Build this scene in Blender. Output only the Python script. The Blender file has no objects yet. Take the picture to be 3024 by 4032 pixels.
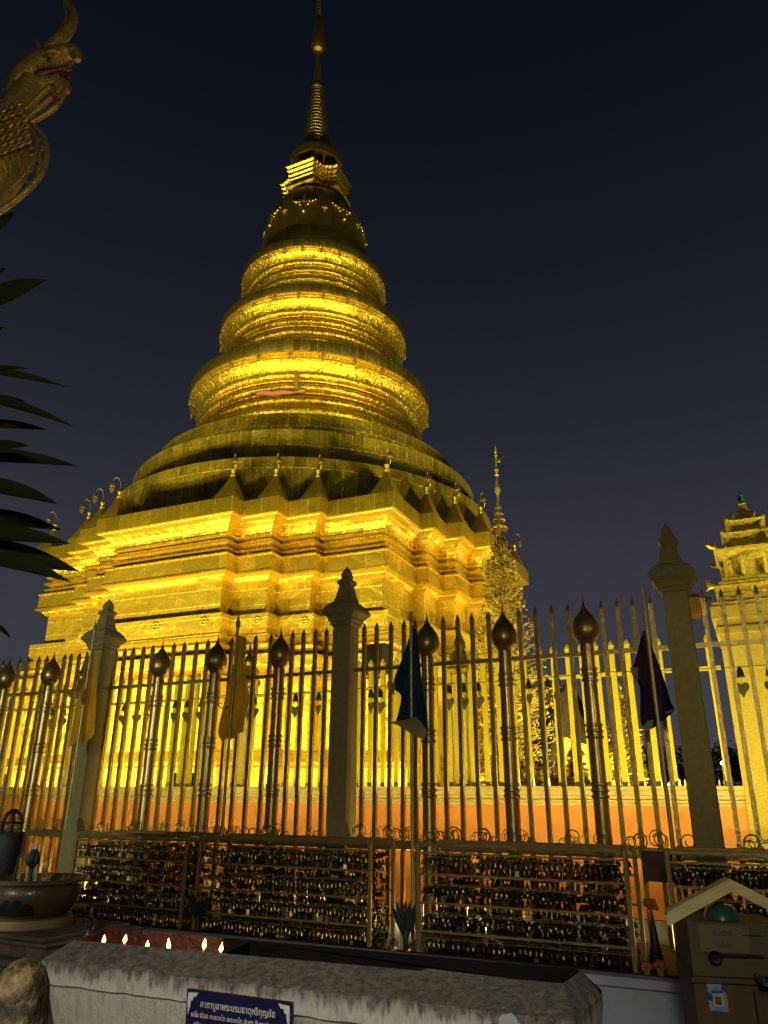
import bpy, bmesh, math, random
from math import sin, cos, pi, radians as R_, atan2, sqrt
from mathutils import Vector as V, Matrix as M
random.seed(7)
S = bpy.context.scene
COL = S.collection

# ------------------------------------------------------------------ camera
FPX = 2950.0                       # focal length in pixels of a 3024 x 4032 frame
TH, RO = R_(21.035), R_(0.40)
CAM = V((0, 0, 1.6))
Fv = V((0, cos(TH), sin(TH))); U0 = V((0, -sin(TH), cos(TH))); R0 = V((1, 0, 0))
Rv = cos(RO) * R0 + sin(RO) * U0; Uv = -sin(RO) * R0 + cos(RO) * U0
cd = bpy.data.cameras.new('camera'); cam = bpy.data.objects.new('camera', cd); COL.objects.link(cam)
cd.sensor_fit = 'VERTICAL'; cd.sensor_height = 36; cd.sensor_width = 27; cd.lens = FPX / 4032 * 36
cd.clip_start = 0.05; cd.clip_end = 3000
mw = M((Rv, Uv, -Fv)).transposed().to_4x4(); mw.translation = CAM; cam.matrix_world = mw
S.camera = cam
def ray(x, y): return Fv + Rv * ((x - 1512) / FPX) - Uv * ((y - 2016) / FPX)
def at(x, y, Y):
    r = ray(x, y); return CAM + r * (Y / r.y)
def onz(x, y, z):
    r = ray(x, y); return CAM + r * ((z - CAM.z) / r.z)

# ------------------------------------------------------------------ world: dusk sky
w = bpy.data.worlds.new('World'); S.world = w; w.use_nodes = True
nt = w.node_tree; nt.nodes.clear()
wo = nt.nodes.new('ShaderNodeOutputWorld'); bg = nt.nodes.new('ShaderNodeBackground')
tc = nt.nodes.new('ShaderNodeTexCoord'); sx = nt.nodes.new('ShaderNodeSeparateXYZ'); cr = nt.nodes.new('ShaderNodeValToRGB')
nt.links.new(tc.outputs['Generated'], sx.inputs[0]); nt.links.new(sx.outputs['Z'], cr.inputs['Fac'])
nt.links.new(cr.outputs[0], bg.inputs[0]); nt.links.new(bg.outputs[0], wo.inputs[0])
el = cr.color_ramp.elements
el[0].position = 0.0; el[0].color = (.062, .060, .078, 1)
el[1].position = 1.0; el[1].color = (.0022, .0032, .0058, 1)
for p, c in ((.10, (.051, .050, .064)), (.28, (.033, .034, .046)), (.45, (.0175, .0198, .0285)), (.62, (.0078, .0108, .0180)), (.78, (.0040, .0058, .0100))):
    e = el.new(p); e.color = c + (1,)
bg.inputs[1].default_value = .92

S.view_settings.view_transform = 'Standard'; S.view_settings.look = 'None'
S.view_settings.exposure = .15; S.view_settings.gamma = 1
S.render.engine = 'CYCLES'
S.cycles.use_denoising = True; S.cycles.max_bounces = 6; S.cycles.glossy_bounces = 4; S.cycles.diffuse_bounces = 3
S.cycles.transmission_bounces = 5; S.cycles.sample_clamp_indirect = 2.5; S.cycles.sample_clamp_direct = 12
S.cycles.caustics_reflective = False; S.cycles.caustics_refractive = False; S.cycles.blur_glossy = 0.5

# ------------------------------------------------------------------ frames of the place
AZ = R_(25.786)                    # the two fences run along us, away is ns
us = V((cos(AZ), -sin(AZ), 0)); ns = V((sin(AZ), cos(AZ), 0))
def W(s, n, z): return us * s + ns * n + V((0, 0, z))
def onn(x, y, n):                  # pixel -> (s, z) on the plane n
    r = ray(x, y); P = CAM + r * (n / r.dot(ns)); return P.dot(us), P.z
AZC = R_(24.27); CC = V((-3.79, 34, 0))
uc = V((cos(AZC), -sin(AZC), 0)); nc = V((sin(AZC), cos(AZC), 0))

# ------------------------------------------------------------------ lights
def lamp(kind, loc, tgt, power, col, size=.5, sy=None, spot=None, blend=.5, spread=180):
    l = bpy.data.lights.new('lamp', kind); l.energy = power; l.color = col
    if kind == 'AREA':
        l.size = size; l.spread = R_(spread)
        if sy: l.shape = 'RECTANGLE'; l.size_y = sy
    else: l.shadow_soft_size = size
    if kind == 'SPOT': l.spot_size = R_(spot); l.spot_blend = blend
    o = bpy.data.objects.new('lamp', l); COL.objects.link(o); o.location = loc
    o.rotation_euler = (V(tgt) - V(loc)).to_track_quat('-Z', 'Y').to_euler()
    return o
GOLDL = (1.0, .93, .36); WARM = (1.0, .72, .30); COOL = (.92, .97, 1.0)
KF = .42
def cp(a, b, z): return CC + uc * a + nc * b + V((0, 0, z))
FLOODS = []                        # position, target: the housings are built below from the same list
for a, b, ta, tz, p in ((-11, -17.5, -6, 8, 3000), (-6.5, -17, -3, 9, 3000), (-2, -17, 0, 9, 3000), (2.5, -17, 2, 10, 3000),
                        (7.5, -16.5, 5.5, 9, 3000)):
    FLOODS.append((cp(a, b, 2.05), cp(ta, -7, tz), p))
for b, p in ((-13, 3600), (-7, 3600), (-1, 3600), (5, 3600)):
    FLOODS.append((cp(17, b, 2.05), cp(8, b * .7, 9), p))
for (l, t, p) in FLOODS: lamp('AREA', l, t, p * .33, GOLDL, .9, .5, spread=150)
# narrow beams to the rings of the spire
for a, b, p in ((-13, -15, 8000), (-6, -18, 9000), (1, -18, 9000), (9, -17, 9000), (17, -9, 8000)):
    lamp('SPOT', cp(a, b, 2.3), cp(0, 0, 24), p * KF, GOLDL, .45, spot=44, blend=.6)
# floodlight masts left and right of the court, outside the picture
for P_, p in (((-21, 9, 7), 48000), ((15, 8, 7), 54000), ((-9, 2, 7.5), 26000)): lamp('SPOT', P_, cp(0, 0, 23.4), p * KF, GOLDL, .5, spot=22, blend=.5)
# lamps at the foot of the inner fence
for s in (-11.5, -9.2, -7.4, -5.4, -3.6, -2.0, -.8):
    lamp('AREA', W(s, 8.95, 1.78), W(s, 8.42, 3.0), 22, GOLDL, .5, .12)
# lamps on the walkway between the fences
for s, p in ((-8.4, 50), (-5.9, 80), (-3.1, 115), (-2.1, 80), (-.4, 60)):
    lamp('POINT', W(s, 6.85, .62), W(s, 8, 1), p * .22, (1.0, .76, .36), .12)
# cool fluorescent light of the hall behind the photographer, and a yellow lamp to the right
lamp('SPOT', (-6.5, -1.0, 3.2), W(-7.0, 6.3, 1.7), 1050, (.88, 1.0, .88), .35, spot=36, blend=.8)
lamp('AREA', (-.5, -3.0, 3.2), (-.6, 4, 1.0), 36, (1.0, .93, .72), .8, spread=110)
lamp('SPOT', (-1.6, -2.6, 3.4), (-.62, 2.9, .85), 430, (1.0, .95, .82), .30, spot=30, blend=.9)
lamp('SPOT', (1.4, -1.2, 2.6), (-2.65, 4.2, 6.4), 300, (1.0, .84, .42), .25, spot=34, blend=.8)
lamp('SPOT', (4.2, .8, 3.2), W(-.25, 6.2, 2.4), 150, (1.0, .80, .24), .3, spot=24, blend=.9)
lamp('SPOT', W(2.2, 7.4, 3.3), W(.22, 8.6, 4.15), 420, GOLDL, .15, spot=44, blend=.8)
lamp('AREA', (3.0, 11.0, 1.95), (2.0, 12, 4.2), 75, GOLDL, .5, .3, spread=120)  # fill lamp added to brighten the gilt tree
lamp('SPOT', (1.0, 11.2, 1.95), (2.0, 12, 6.3), 130, GOLDL, .15, spot=40)  # added beam, brightens the umbrella spire of the gilt tree
lamp('AREA', (9, 48, 2.5), (14, 62, 9), 800, GOLDL, 1.5, 1.0, spread=100)  # unseen lamp added to lift the temple hall gable
# strip lamps on the back of the fence beam wash the inner fence and the gate pillar
for s in (-9.0, -7.0, -5.2, -3.4, -1.8, -.2):
    lamp('AREA', W(s, 6.55, 1.12), W(s, 8.4, 2.55), 30, GOLDL, 1.3, .05, spread=100)

# ------------------------------------------------------------------ materials
def nodes(name):
    m = bpy.data.materials.new(name); m.use_nodes = True
    t = m.node_tree; return m, t, t.nodes['Principled BSDF']
def nn(t, k, **kw):
    n = t.nodes.new(k)
    for a, b in kw.items():
        if a in n.inputs: n.inputs[a].default_value = b
        else: setattr(n, a, b)
    return n
def mapped(t, scale=(1, 1, 1), src='Object'):
    c = t.nodes.new('ShaderNodeTexCoord'); mp = t.nodes.new('ShaderNodeMapping'); mp.inputs['Scale'].default_value = scale
    t.links.new(c.outputs[src], mp.inputs[0]); return mp.outputs[0]
def mat(name, col, rough=.6, metal=0, noise=.25, nscale=8, bump=.15, bscale=60, stretch=(1, 1, 1), dark=.5, coat=0, spec=None):
    m, t, p = nodes(name)
    p.inputs['Roughness'].default_value = rough; p.inputs['Metallic'].default_value = metal
    v = mapped(t, stretch)
    n1 = nn(t, 'ShaderNodeTexNoise', Scale=nscale, Detail=6, Roughness=.65); t.links.new(v, n1.inputs['Vector'])
    mx = nn(t, 'ShaderNodeMix', data_type='RGBA')
    mx.inputs[6].default_value = tuple(c * dark for c in col) + (1,); mx.inputs[7].default_value = tuple(col) + (1,)
    mr = nn(t, 'ShaderNodeMapRange'); mr.inputs[1].default_value = .5 - noise; mr.inputs[2].default_value = .5 + noise * .3
    t.links.new(n1.outputs['Fac'], mr.inputs[0]); t.links.new(mr.outputs[0], mx.inputs[0]); t.links.new(mx.outputs[2], p.inputs['Base Color'])
    if bump:
        n2 = nn(t, 'ShaderNodeTexNoise', Scale=bscale, Detail=4); t.links.new(v, n2.inputs['Vector'])
        b = nn(t, 'ShaderNodeBump', Strength=bump, Distance=.02); t.links.new(n2.outputs['Fac'], b.inputs['Height']); t.links.new(b.outputs[0], p.inputs['Normal'])
    if coat: p.inputs['Coat Weight'].default_value = coat
    if spec is not None: p.inputs['Specular IOR Level'].default_value = spec
    return m
def gold(name, mode, col=(.90, .585, .045), rough=.36, crinkle=.35, cscale=3.0, stain=.55, bw=1.6, bh=.55, seam=.5, metal=1.0, cdist=.06, tilt=.22):
    """gilded copper sheets: seams between the sheets, hammered crinkle, rain streaks"""
    m, t, p = nodes(name)
    p.inputs['Metallic'].default_value = metal
    c = t.nodes.new('ShaderNodeTexCoord'); s = t.nodes.new('ShaderNodeSeparateXYZ'); t.links.new(c.outputs['Object'], s.inputs[0])
    cb = t.nodes.new('ShaderNodeCombineXYZ')
    if mode == 'flat':
        ad = nn(t, 'ShaderNodeMath', operation='ADD'); t.links.new(s.outputs[0], ad.inputs[0]); t.links.new(s.outputs[1], ad.inputs[1]); h = ad.outputs[0]
    else:
        a = nn(t, 'ShaderNodeMath', operation='ARCTAN2'); t.links.new(s.outputs[0], a.inputs[0]); t.links.new(s.outputs[1], a.inputs[1])
        mu = nn(t, 'ShaderNodeMath', operation='MULTIPLY'); t.links.new(a.outputs[0], mu.inputs[0]); mu.inputs[1].default_value = 6.0; h = mu.outputs[0]
    t.links.new(h, cb.inputs[0]); t.links.new(s.outputs[2], cb.inputs[1])
    br = nn(t, 'ShaderNodeTexBrick', Scale=1.0); br.inputs['Mortar Size'].default_value = .018; br.inputs['Brick Width'].default_value = bw
    br.inputs['Row Height'].default_value = bh; br.inputs['Mortar Smooth'].default_value = .6; br.inputs['Bias'].default_value = 0
    br.inputs['Color1'].default_value = (.2, .2, .2, 1); br.inputs['Color2'].default_value = (.8, .8, .8, 1); br.inputs['Mortar'].default_value = (0, 0, 0, 1)
    t.links.new(cb.outputs[0], br.inputs['Vector'])
    # streaks run down the sheet
    mp = t.nodes.new('ShaderNodeMapping'); mp.inputs['Scale'].default_value = (7.0, .35, 1); t.links.new(cb.outputs[0], mp.inputs[0])
    st = nn(t, 'ShaderNodeTexNoise', Scale=1.6, Detail=7, Roughness=.7); t.links.new(mp.outputs[0], st.inputs['Vector'])
    ns1 = nn(t, 'ShaderNodeTexNoise', Scale=1.1, Detail=5, Roughness=.6); t.links.new(c.outputs['Object'], ns1.inputs['Vector'])
    mm = nn(t, 'ShaderNodeMath', operation='MULTIPLY'); t.links.new(st.outputs['Fac'], mm.inputs[0]); t.links.new(ns1.outputs['Fac'], mm.inputs[1])
    mr = nn(t, 'ShaderNodeMapRange'); mr.inputs[1].default_value = .14; mr.inputs[2].default_value = .38; t.links.new(mm.outputs[0], mr.inputs[0])
    mx = nn(t, 'ShaderNodeMix', data_type='RGBA')
    d = 1 - stain
    mx.inputs[6].default_value = (col[0] * d, col[1] * d * .95, col[2] * d, 1); mx.inputs[7].default_value = col + (1,)
    t.links.new(mr.outputs[0], mx.inputs[0])
    wn = nn(t, 'ShaderNodeTexNoise', Scale=5.0, Detail=3); t.links.new(c.outputs['Object'], wn.inputs['Vector'])
    wr = nn(t, 'ShaderNodeMapRange'); wr.inputs[1].default_value = .50; wr.inputs[2].default_value = .72; t.links.new(wn.outputs['Fac'], wr.inputs[0])
    sf = nn(t, 'ShaderNodeMath', operation='MULTIPLY'); t.links.new(br.outputs['Fac'], sf.inputs[0]); t.links.new(wr.outputs[0], sf.inputs[1])
    sm_ = nn(t, 'ShaderNodeMix', data_type='RGBA'); sm_.inputs[7].default_value = (min(1, col[0] * 1.5), min(1, col[1] * 1.5), col[2] * 2.5, 1); t.links.new(sf.outputs[0], sm_.inputs[0]); t.links.new(mx.outputs[2], sm_.inputs[6])  # polished seam edges, with the light they catch mixed into the colour
    t.links.new(sm_.outputs[2], p.inputs['Base Color'])
    rr = nn(t, 'ShaderNodeMapRange'); rr.inputs[3].default_value = rough + .16; rr.inputs[4].default_value = rough - .06; t.links.new(mr.outputs[0], rr.inputs[0]); t.links.new(rr.outputs[0], p.inputs['Roughness'])
    cn = nn(t, 'ShaderNodeTexNoise', Scale=cscale, Detail=4, Roughness=.55, Distortion=.6); t.links.new(c.outputs['Object'], cn.inputs['Vector'])
    b1 = nn(t, 'ShaderNodeBump', Strength=crinkle, Distance=cdist); t.links.new(cn.outputs['Fac'], b1.inputs['Height'])
    ge = t.nodes.new('ShaderNodeNewGeometry'); sub = nn(t, 'ShaderNodeVectorMath', operation='SUBTRACT'); t.links.new(br.outputs['Color'], sub.inputs[0]); sub.inputs[1].default_value = (.5, .5, .5)
    mu2 = nn(t, 'ShaderNodeVectorMath', operation='MULTIPLY'); t.links.new(sub.outputs[0], mu2.inputs[0]); mu2.inputs[1].default_value = (tilt, -tilt * .7, tilt * 1.2)
    ad2 = nn(t, 'ShaderNodeVectorMath', operation='ADD'); t.links.new(ge.outputs['Normal'], ad2.inputs[0]); t.links.new(mu2.outputs[0], ad2.inputs[1])
    no2 = nn(t, 'ShaderNodeVectorMath', operation='NORMALIZE'); t.links.new(ad2.outputs[0], no2.inputs[0]); t.links.new(no2.outputs[0], b1.inputs['Normal'])
    # each sheet sits at its own slight angle
    b2 = nn(t, 'ShaderNodeBump', Strength=seam, Distance=.03); t.links.new(br.outputs['Color'], b2.inputs['Height']); t.links.new(b1.outputs[0], b2.inputs['Normal'])
    t.links.new(b2.outputs[0], p.inputs['Normal'])
    return m
def glass(name, col=(1, 1, 1), rough=.02):
    m, t, p = nodes(name); p.inputs['Base Color'].default_value = col + (1,); p.inputs['Transmission Weight'].default_value = 1
    p.inputs['Roughness'].default_value = rough; p.inputs['IOR'].default_value = 1.45
    n1 = nn(t, 'ShaderNodeTexNoise', Scale=30); b = nn(t, 'ShaderNodeBump', Strength=.08); t.links.new(n1.outputs['Fac'], b.inputs['Height']); t.links.new(b.outputs[0], p.inputs['Normal'])
    return m
def emit(name, col, st):
    m, t, p = nodes(name); p.inputs['Base Color'].default_value = (0, 0, 0, 1)
    p.inputs['Emission Color'].default_value = col + (1,); p.inputs['Emission Strength'].default_value = st
    return m
MT = {}
MT['gold_flat'] = gold('gilded sheet on flat walls', 'flat', rough=.25, crinkle=.6, cscale=1.7, cdist=.14, metal=.80)
MT['gold_foil'] = gold('crinkled gilded foil', 'flat', rough=.32, crinkle=.7, cscale=2.0, stain=.25, bw=1.1, bh=.8, cdist=.2, metal=.85)
MT['gold_cornice'] = gold('crumpled gilded cornice sheet', 'flat', rough=.25, crinkle=.5, cscale=1.0, stain=.4, cdist=.24, metal=.88, tilt=.3)
MT['gold_parapet'] = gold('stained gilded parapet', 'flat', col=(.86, .58, .04), rough=.42, crinkle=.3, cscale=4, stain=.68, bw=.7, bh=2.0, seam=.4)
MT['gold_round'] = gold('gilded sheet on round rings', 'round', metal=.93, rough=.24, crinkle=.9, cscale=6.0, stain=.35, bw=.7, bh=.42, seam=.6, cdist=.06)
MT['gold_aged'] = gold('aged gilded drum', 'round', col=(.72, .49, .04), rough=.40, crinkle=.5, cscale=7, stain=.78, bw=.36, bh=1.3, seam=.5, metal=.85)
MT['gold_band'] = gold('stained ring edge with painted shade', 'round', col=(.20, .14, .02), rough=.42, crinkle=.35, cscale=6, stain=.7, bw=.36, bh=1.3, seam=.4, metal=.9)  # shade of the upright band put into a darker gold; streaks are stain
MT['gold_bell'] = gold('dark aged gilded dome', 'round', col=(.66, .45, .05), rough=.44, crinkle=.25, cscale=4, stain=.6, bw=.9, bh=1.1, seam=.3)
MT['gold_leaf'] = mat('bright gilt ornament', (.90, .60, .06), .28, 1, .2, 6, .3, 25, dark=.7)
MT['gold_paint'] = mat('gold paint', (.80, .55, .05), .45, .35, .2, 10, .35, 70, dark=.75)
MT['gold_bar'] = mat('gilded fence bar', (.95, .68, .03), .30, .55, .25, 12, .5, 30, dark=.75)
MT['yellow_sand'] = mat('yellow sanded render', (.66, .46, .05), .75, .15, .2, 40, .9, 160, dark=.75)
MT['shrine_gold'] = mat('gilded stucco', (.92, .66, .07), .34, .7, .25, 22, 1.0, 60, dark=.40)
MT['gold_dull'] = mat('dull old gilding', (.26, .19, .03), .5, .8, .2, 9, .2, 40, dark=.7)
MT['bronze'] = mat('polished bronze tube', (.52, .36, .11), .32, .85, .2, 5, .06, 30, dark=.8)
MT['bronze_dark'] = mat('bronze onion cap', (.40, .26, .07), .36, .82, .2, 5, .05, 30, dark=.8)
MT['spear'] = mat('gold painted iron', (.62, .43, .10), .32, .85, .3, 22, .25, 45, dark=.5)
MT['rack'] = mat('brass rack tube', (.30, .20, .055), .40, .5, .22, 9, .2, 60, dark=.6)
MT['pillar'] = mat('sanded ochre render', (.36, .285, .095), .85, 0, .25, 22, .8, 150, dark=.7)
MT['orange'] = mat('orange painted wall', (.60, .20, .014), .7, 0, .3, 1.4, .1, 60, (.3, .3, 3.5), dark=.78)
MT['ledge'] = mat('ochre moulded ledge', (.50, .35, .08), .6, .2, .25, 9, .4, 60, dark=.65)
MT['white_wall'] = mat('grey white painted plaster', (.38, .39, .44), .7, 0, .3, 3, .15, 50, dark=.72)
MT['floor'] = mat('courtyard stone paving', (.40, .33, .22), .55, 0, .25, 2, .2, 20, dark=.7)
MT['ground'] = mat('dark paving', (.16, .15, .14), .8, 0, .3, 2, .2, 30, dark=.6)
MT['oily'] = mat('oil blackened tabletop', (.020, .015, .009), .6, 0, .3, 8, .4, 30, dark=.4, spec=.15)
MT['wax'] = mat('red wax coated basin', (.075, .020, .012), .45, 0, .3, 9, .7, 30, dark=.35)
MT['soot'] = mat('sooty basin lining', (.009, .008, .006), .8, 0, .2, 6, .4, 30, spec=.1)
MT['old_plaster'] = mat('old stained plaster', (.26, .225, .16), .8, 0, .3, 5, .4, 40, dark=.5)
MT['terracotta'] = mat('glazed terracotta', (.13, .068, .033), .38, 0, .3, 5, .3, 35, (1, 1, .35), dark=.45, coat=.2)
MT['terra_rim'] = mat('olive glazed rim', (.16, .14, .07), .4, 0, .25, 9, .2, 40, dark=.7)
MT['scorch'] = mat('burnt black glaze', (.012, .010, .009), .7, 0, .2, 8, .2, 40)
MT['stand'] = mat('ochre plaster stand', (.36, .25, .10), .7, 0, .3, 6, .3, 40, dark=.55)
MT['iron'] = mat('black cast iron', (.007, .006, .005), .65, .0, .2, 10, .4, 50)
MT['dark_metal'] = mat('brown lamp housing', (.07, .045, .02), .55, .3, .2, 10, .2, 50)
MT['bellm'] = mat('tarnished brass bell', (.36, .26, .10), .32, 1, .25, 20, .1, 80, dark=.6)
MT['heart'] = mat('dark bodhi leaf plate', (.07, .052, .010), .5, .5, .2, 20, .2, 60, dark=.7)
MT['bellleaf'] = mat('dull brass bodhi leaf', (.34, .25, .05), .45, .6, .2, 20, .2, 60, dark=.7)
MT['leaf'] = mat('dark green palm blade', (.014, .022, .004), .6, 0, .3, 4, .1, 40, (1, 1, 1), dark=.5, spec=.12)
MT['tree_leaf'] = mat('night tree foliage', (.05, .07, .03), .7, 0, .3, 4, 0, 40, dark=.5)
MT['bark'] = mat('tree bark', (.10, .07, .045), .9, 0, .3, 8, .6, 30, dark=.5)
MT['naga'] = mat('old gilded carving', (.42, .27, .06), .42, .55, .3, 9, .7, 28, dark=.45)
MT['naga_red'] = mat('red lacquer', (.15, .02, .010), .45, 0, .2, 9, .2, 30)
MT['tooth'] = mat('ivory paint', (.36, .27, .13), .5, 0, .2, 9, .1, 30)
MT['yellow_cloth'] = mat('mustard yellow cloth', (.85, .64, .05), .85, 0, .2, 3, .25, 320, dark=.8)
MT['orange_cloth'] = mat('amber cloth', (.85, .60, .05), .85, 0, .2, 3, .25, 320, dark=.8)
MT['blue_cloth'] = mat('navy blue cloth', (.04, .13, .20), .85, 0, .2, 3, .25, 320, dark=.8)
MT['purple_cloth'] = mat('dark purple cloth', (.13, .07, .15), .85, 0, .2, 3, .25, 320, dark=.8)
MT['cream_cloth'] = mat('cream cloth', (.50, .46, .24), .85, 0, .2, 3, .25, 320, dark=.85)
MT['pink_cloth'] = mat('faded pink cloth', (.42, .15, .08), .85, 0, .2, 2, .3, 60, dark=.8)
MT['emblem'] = mat('dark printed emblem', (.05, .035, .02), .8, 0, .1, 9, 0)
MT['emblem_red'] = mat('red printed wheel', (.42, .10, .02), .8, 0, .1, 9, 0)
MT['pole'] = mat('brass flag pole', (.46, .35, .13), .40, .4, .2, 20, .1, 50, dark=.7)
MT['sign_blue'] = mat('navy sign board', (.012, .011, .050), .35, 0, .2, 5, .05, 60, dark=.8)
MT['sign_white'] = mat('white sign lettering', (.62, .60, .54), .6, 0, .15, 50, 0, dark=.7)
MT['cream_board'] = mat('cream painted roof board', (.80, .64, .27), .6, 0, .25, 6, .15, 50, (1, 1, 4), dark=.75)
MT['box_paint'] = mat('dull olive box paint', (.10, .08, .035), .6, 0, .3, 4, .2, 40, dark=.6)
MT['label_panel'] = mat('yellowed label panel', (.15, .12, .055), .55, 0, .3, 4, .1, 40, dark=.75)
MT['brown_wood'] = mat('brown cabinet wood', (.11, .062, .022), .55, 0, .3, 3, .2, 30, (6, 6, .6), dark=.55)
MT['black'] = mat('black plastic', (.012, .012, .012), .35, 0, .1, 9, 0)
MT['steel'] = mat('brushed steel edge', (.5, .5, .45), .3, 1, .2, 9, .05, 60)
MT['green_bowl'] = mat('green enamel', (.03, .12, .05), .22, 0, .2, 6, .05, 20, coat=.5)
MT['green_leaf'] = mat('folded banana leaf', (.008, .016, .007), .5, 0, .3, 20, .3, 60, (1, 1, .3))
MT['marigold'] = mat('orange marigold', (.65, .22, .02), .8, 0, .3, 60, 1, 120)
MT['red_flower'] = mat('red rose', (.40, .02, .015), .6, 0, .3, 40, .6, 80)
MT['white_flower'] = mat('white petals', (.6, .6, .5), .7, 0, .2, 40, .5, 80)
MT['incense'] = mat('pale incense stick', (.75, .58, .32), .8, 0, .2, 30, 0)
MT['candle'] = mat('orange wax candle', (.75, .16, .04), .5, 0, .2, 30, .1, 60)
MT['poster'] = mat('pale blue poster', (.32, .38, .44), .4, 0, .35, 14, 0, dark=.25)
MT['poster_dark'] = mat('deep blue print', (.03, .07, .16), .4, 0, .3, 18, 0, dark=.4)
MT['paper'] = mat('white paper', (.60, .55, .40), .6, 0, .15, 20, 0)
MT['paper_print'] = mat('brown print', (.16, .12, .06), .6, 0, .15, 60, 0)
MT['crystal_green'] = glass('green crystal', (.10, .75, .20), .1)
MT['clear_glass'] = glass('clear glass')
MT['amber_glass'] = glass('amber glass', (.9, .55, .2))
MT['flame'] = emit('candle flame', (1.0, .50, .12), 9)
MT['bulb'] = emit('white bulb', (1.0, .98, .92), 30)
MT['roof_tile'] = mat('dark roof tiles', (.06, .04, .028), .7, 0, .3, 3, .5, 8, dark=.6)
MT['gable'] = mat('dark carved gable', (.13, .085, .025), .55, .3, .35, 3, .9, 5, dark=.2)
MT['redpost'] = mat('pink red lacquer', (.50, .16, .10), .5, 0, .2, 9, .2, 30)
MT['orange_post'] = mat('orange painted steel', (.50, .22, .04), .5, 0, .2, 6, .1, 50)
MT['cable'] = mat('black cable', (.015, .013, .01), .6)
for k_ in ('yellow_cloth', 'orange_cloth', 'blue_cloth', 'purple_cloth', 'cream_cloth'):
    t = MT[k_].node_tree; p = t.nodes['Principled BSDF']; src = p.inputs['Base Color'].links[0].from_socket
    tl = t.nodes.new('ShaderNodeBsdfTranslucent'); mxs = t.nodes.new('ShaderNodeMixShader'); mxs.inputs[0].default_value = .72
    t.links.new(src, tl.inputs[0]); t.links.new(p.outputs[0], mxs.inputs[1]); t.links.new(tl.outputs[0], mxs.inputs[2]); t.links.new(mxs.outputs[0], t.nodes['Material Output'].inputs[0])
# trough: white paint, weathered grey where the rim takes the rain, with drips
def trough_mat():
    m, t, p = nodes('weathered white concrete'); p.inputs['Roughness'].default_value = .75
    c = t.nodes.new('ShaderNodeTexCoord'); s = t.nodes.new('ShaderNodeSeparateXYZ'); t.links.new(c.outputs['Object'], s.inputs[0])
    mp = t.nodes.new('ShaderNodeMapping'); mp.inputs['Scale'].default_value = (26, 26, 5); t.links.new(c.outputs['Object'], mp.inputs[0])
    dr = nn(t, 'ShaderNodeTexNoise', Scale=1.0, Detail=7, Roughness=.7); t.links.new(mp.outputs[0], dr.inputs['Vector'])
    fi = nn(t, 'ShaderNodeTexNoise', Scale=34, Detail=8, Roughness=.75); t.links.new(c.outputs['Object'], fi.inputs['Vector'])
    # stain limit sits just under the rim and is torn by the drip noise
    a = nn(t, 'ShaderNodeMath', operation='MULTIPLY_ADD'); t.links.new(dr.outputs['Fac'], a.inputs[0]); a.inputs[1].default_value = .26; t.links.new(s.outputs[2], a.inputs[2])
    mr = nn(t, 'ShaderNodeMapRange'); mr.inputs[1].default_value = 1.022; mr.inputs[2].default_value = 1.062; t.links.new(a.outputs[0], mr.inputs[0])
    g = nn(t, 'ShaderNodeMix', data_type='RGBA'); g.inputs[6].default_value = (.075, .065, .05, 1); g.inputs[7].default_value = (.26, .235, .19, 1)
    gr = nn(t, 'ShaderNodeMapRange'); gr.inputs[1].default_value = .38; gr.inputs[2].default_value = .62; t.links.new(fi.outputs['Fac'], gr.inputs[0]); t.links.new(gr.outputs[0], g.inputs[0])
    x = nn(t, 'ShaderNodeMix', data_type='RGBA'); wv = nn(t, 'ShaderNodeMix', data_type='RGBA'); wv.inputs[6].default_value = (.40, .37, .29, 1); wv.inputs[7].default_value = (.58, .56, .49, 1)
    wr = nn(t, 'ShaderNodeMapRange'); wr.inputs[1].default_value = .35; wr.inputs[2].default_value = .55; t.links.new(dr.outputs['Fac'], wr.inputs[0]); t.links.new(wr.outputs[0], wv.inputs[0])
    t.links.new(wv.outputs[2], x.inputs[6]); t.links.new(g.outputs[2], x.inputs[7]); t.links.new(mr.outputs[0], x.inputs[0]); t.links.new(x.outputs[2], p.inputs['Base Color'])
    b = nn(t, 'ShaderNodeBump', Strength=.6, Distance=.02); t.links.new(fi.outputs['Fac'], b.inputs['Height']); t.links.new(b.outputs[0], p.inputs['Normal'])
    return m
MT['trough'] = trough_mat()
MT['weathered_post'] = mat('peeling yellow plaster', (.25, .17, .065), .7, 0, .10, 11, .8, 40, dark=.14)

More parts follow.
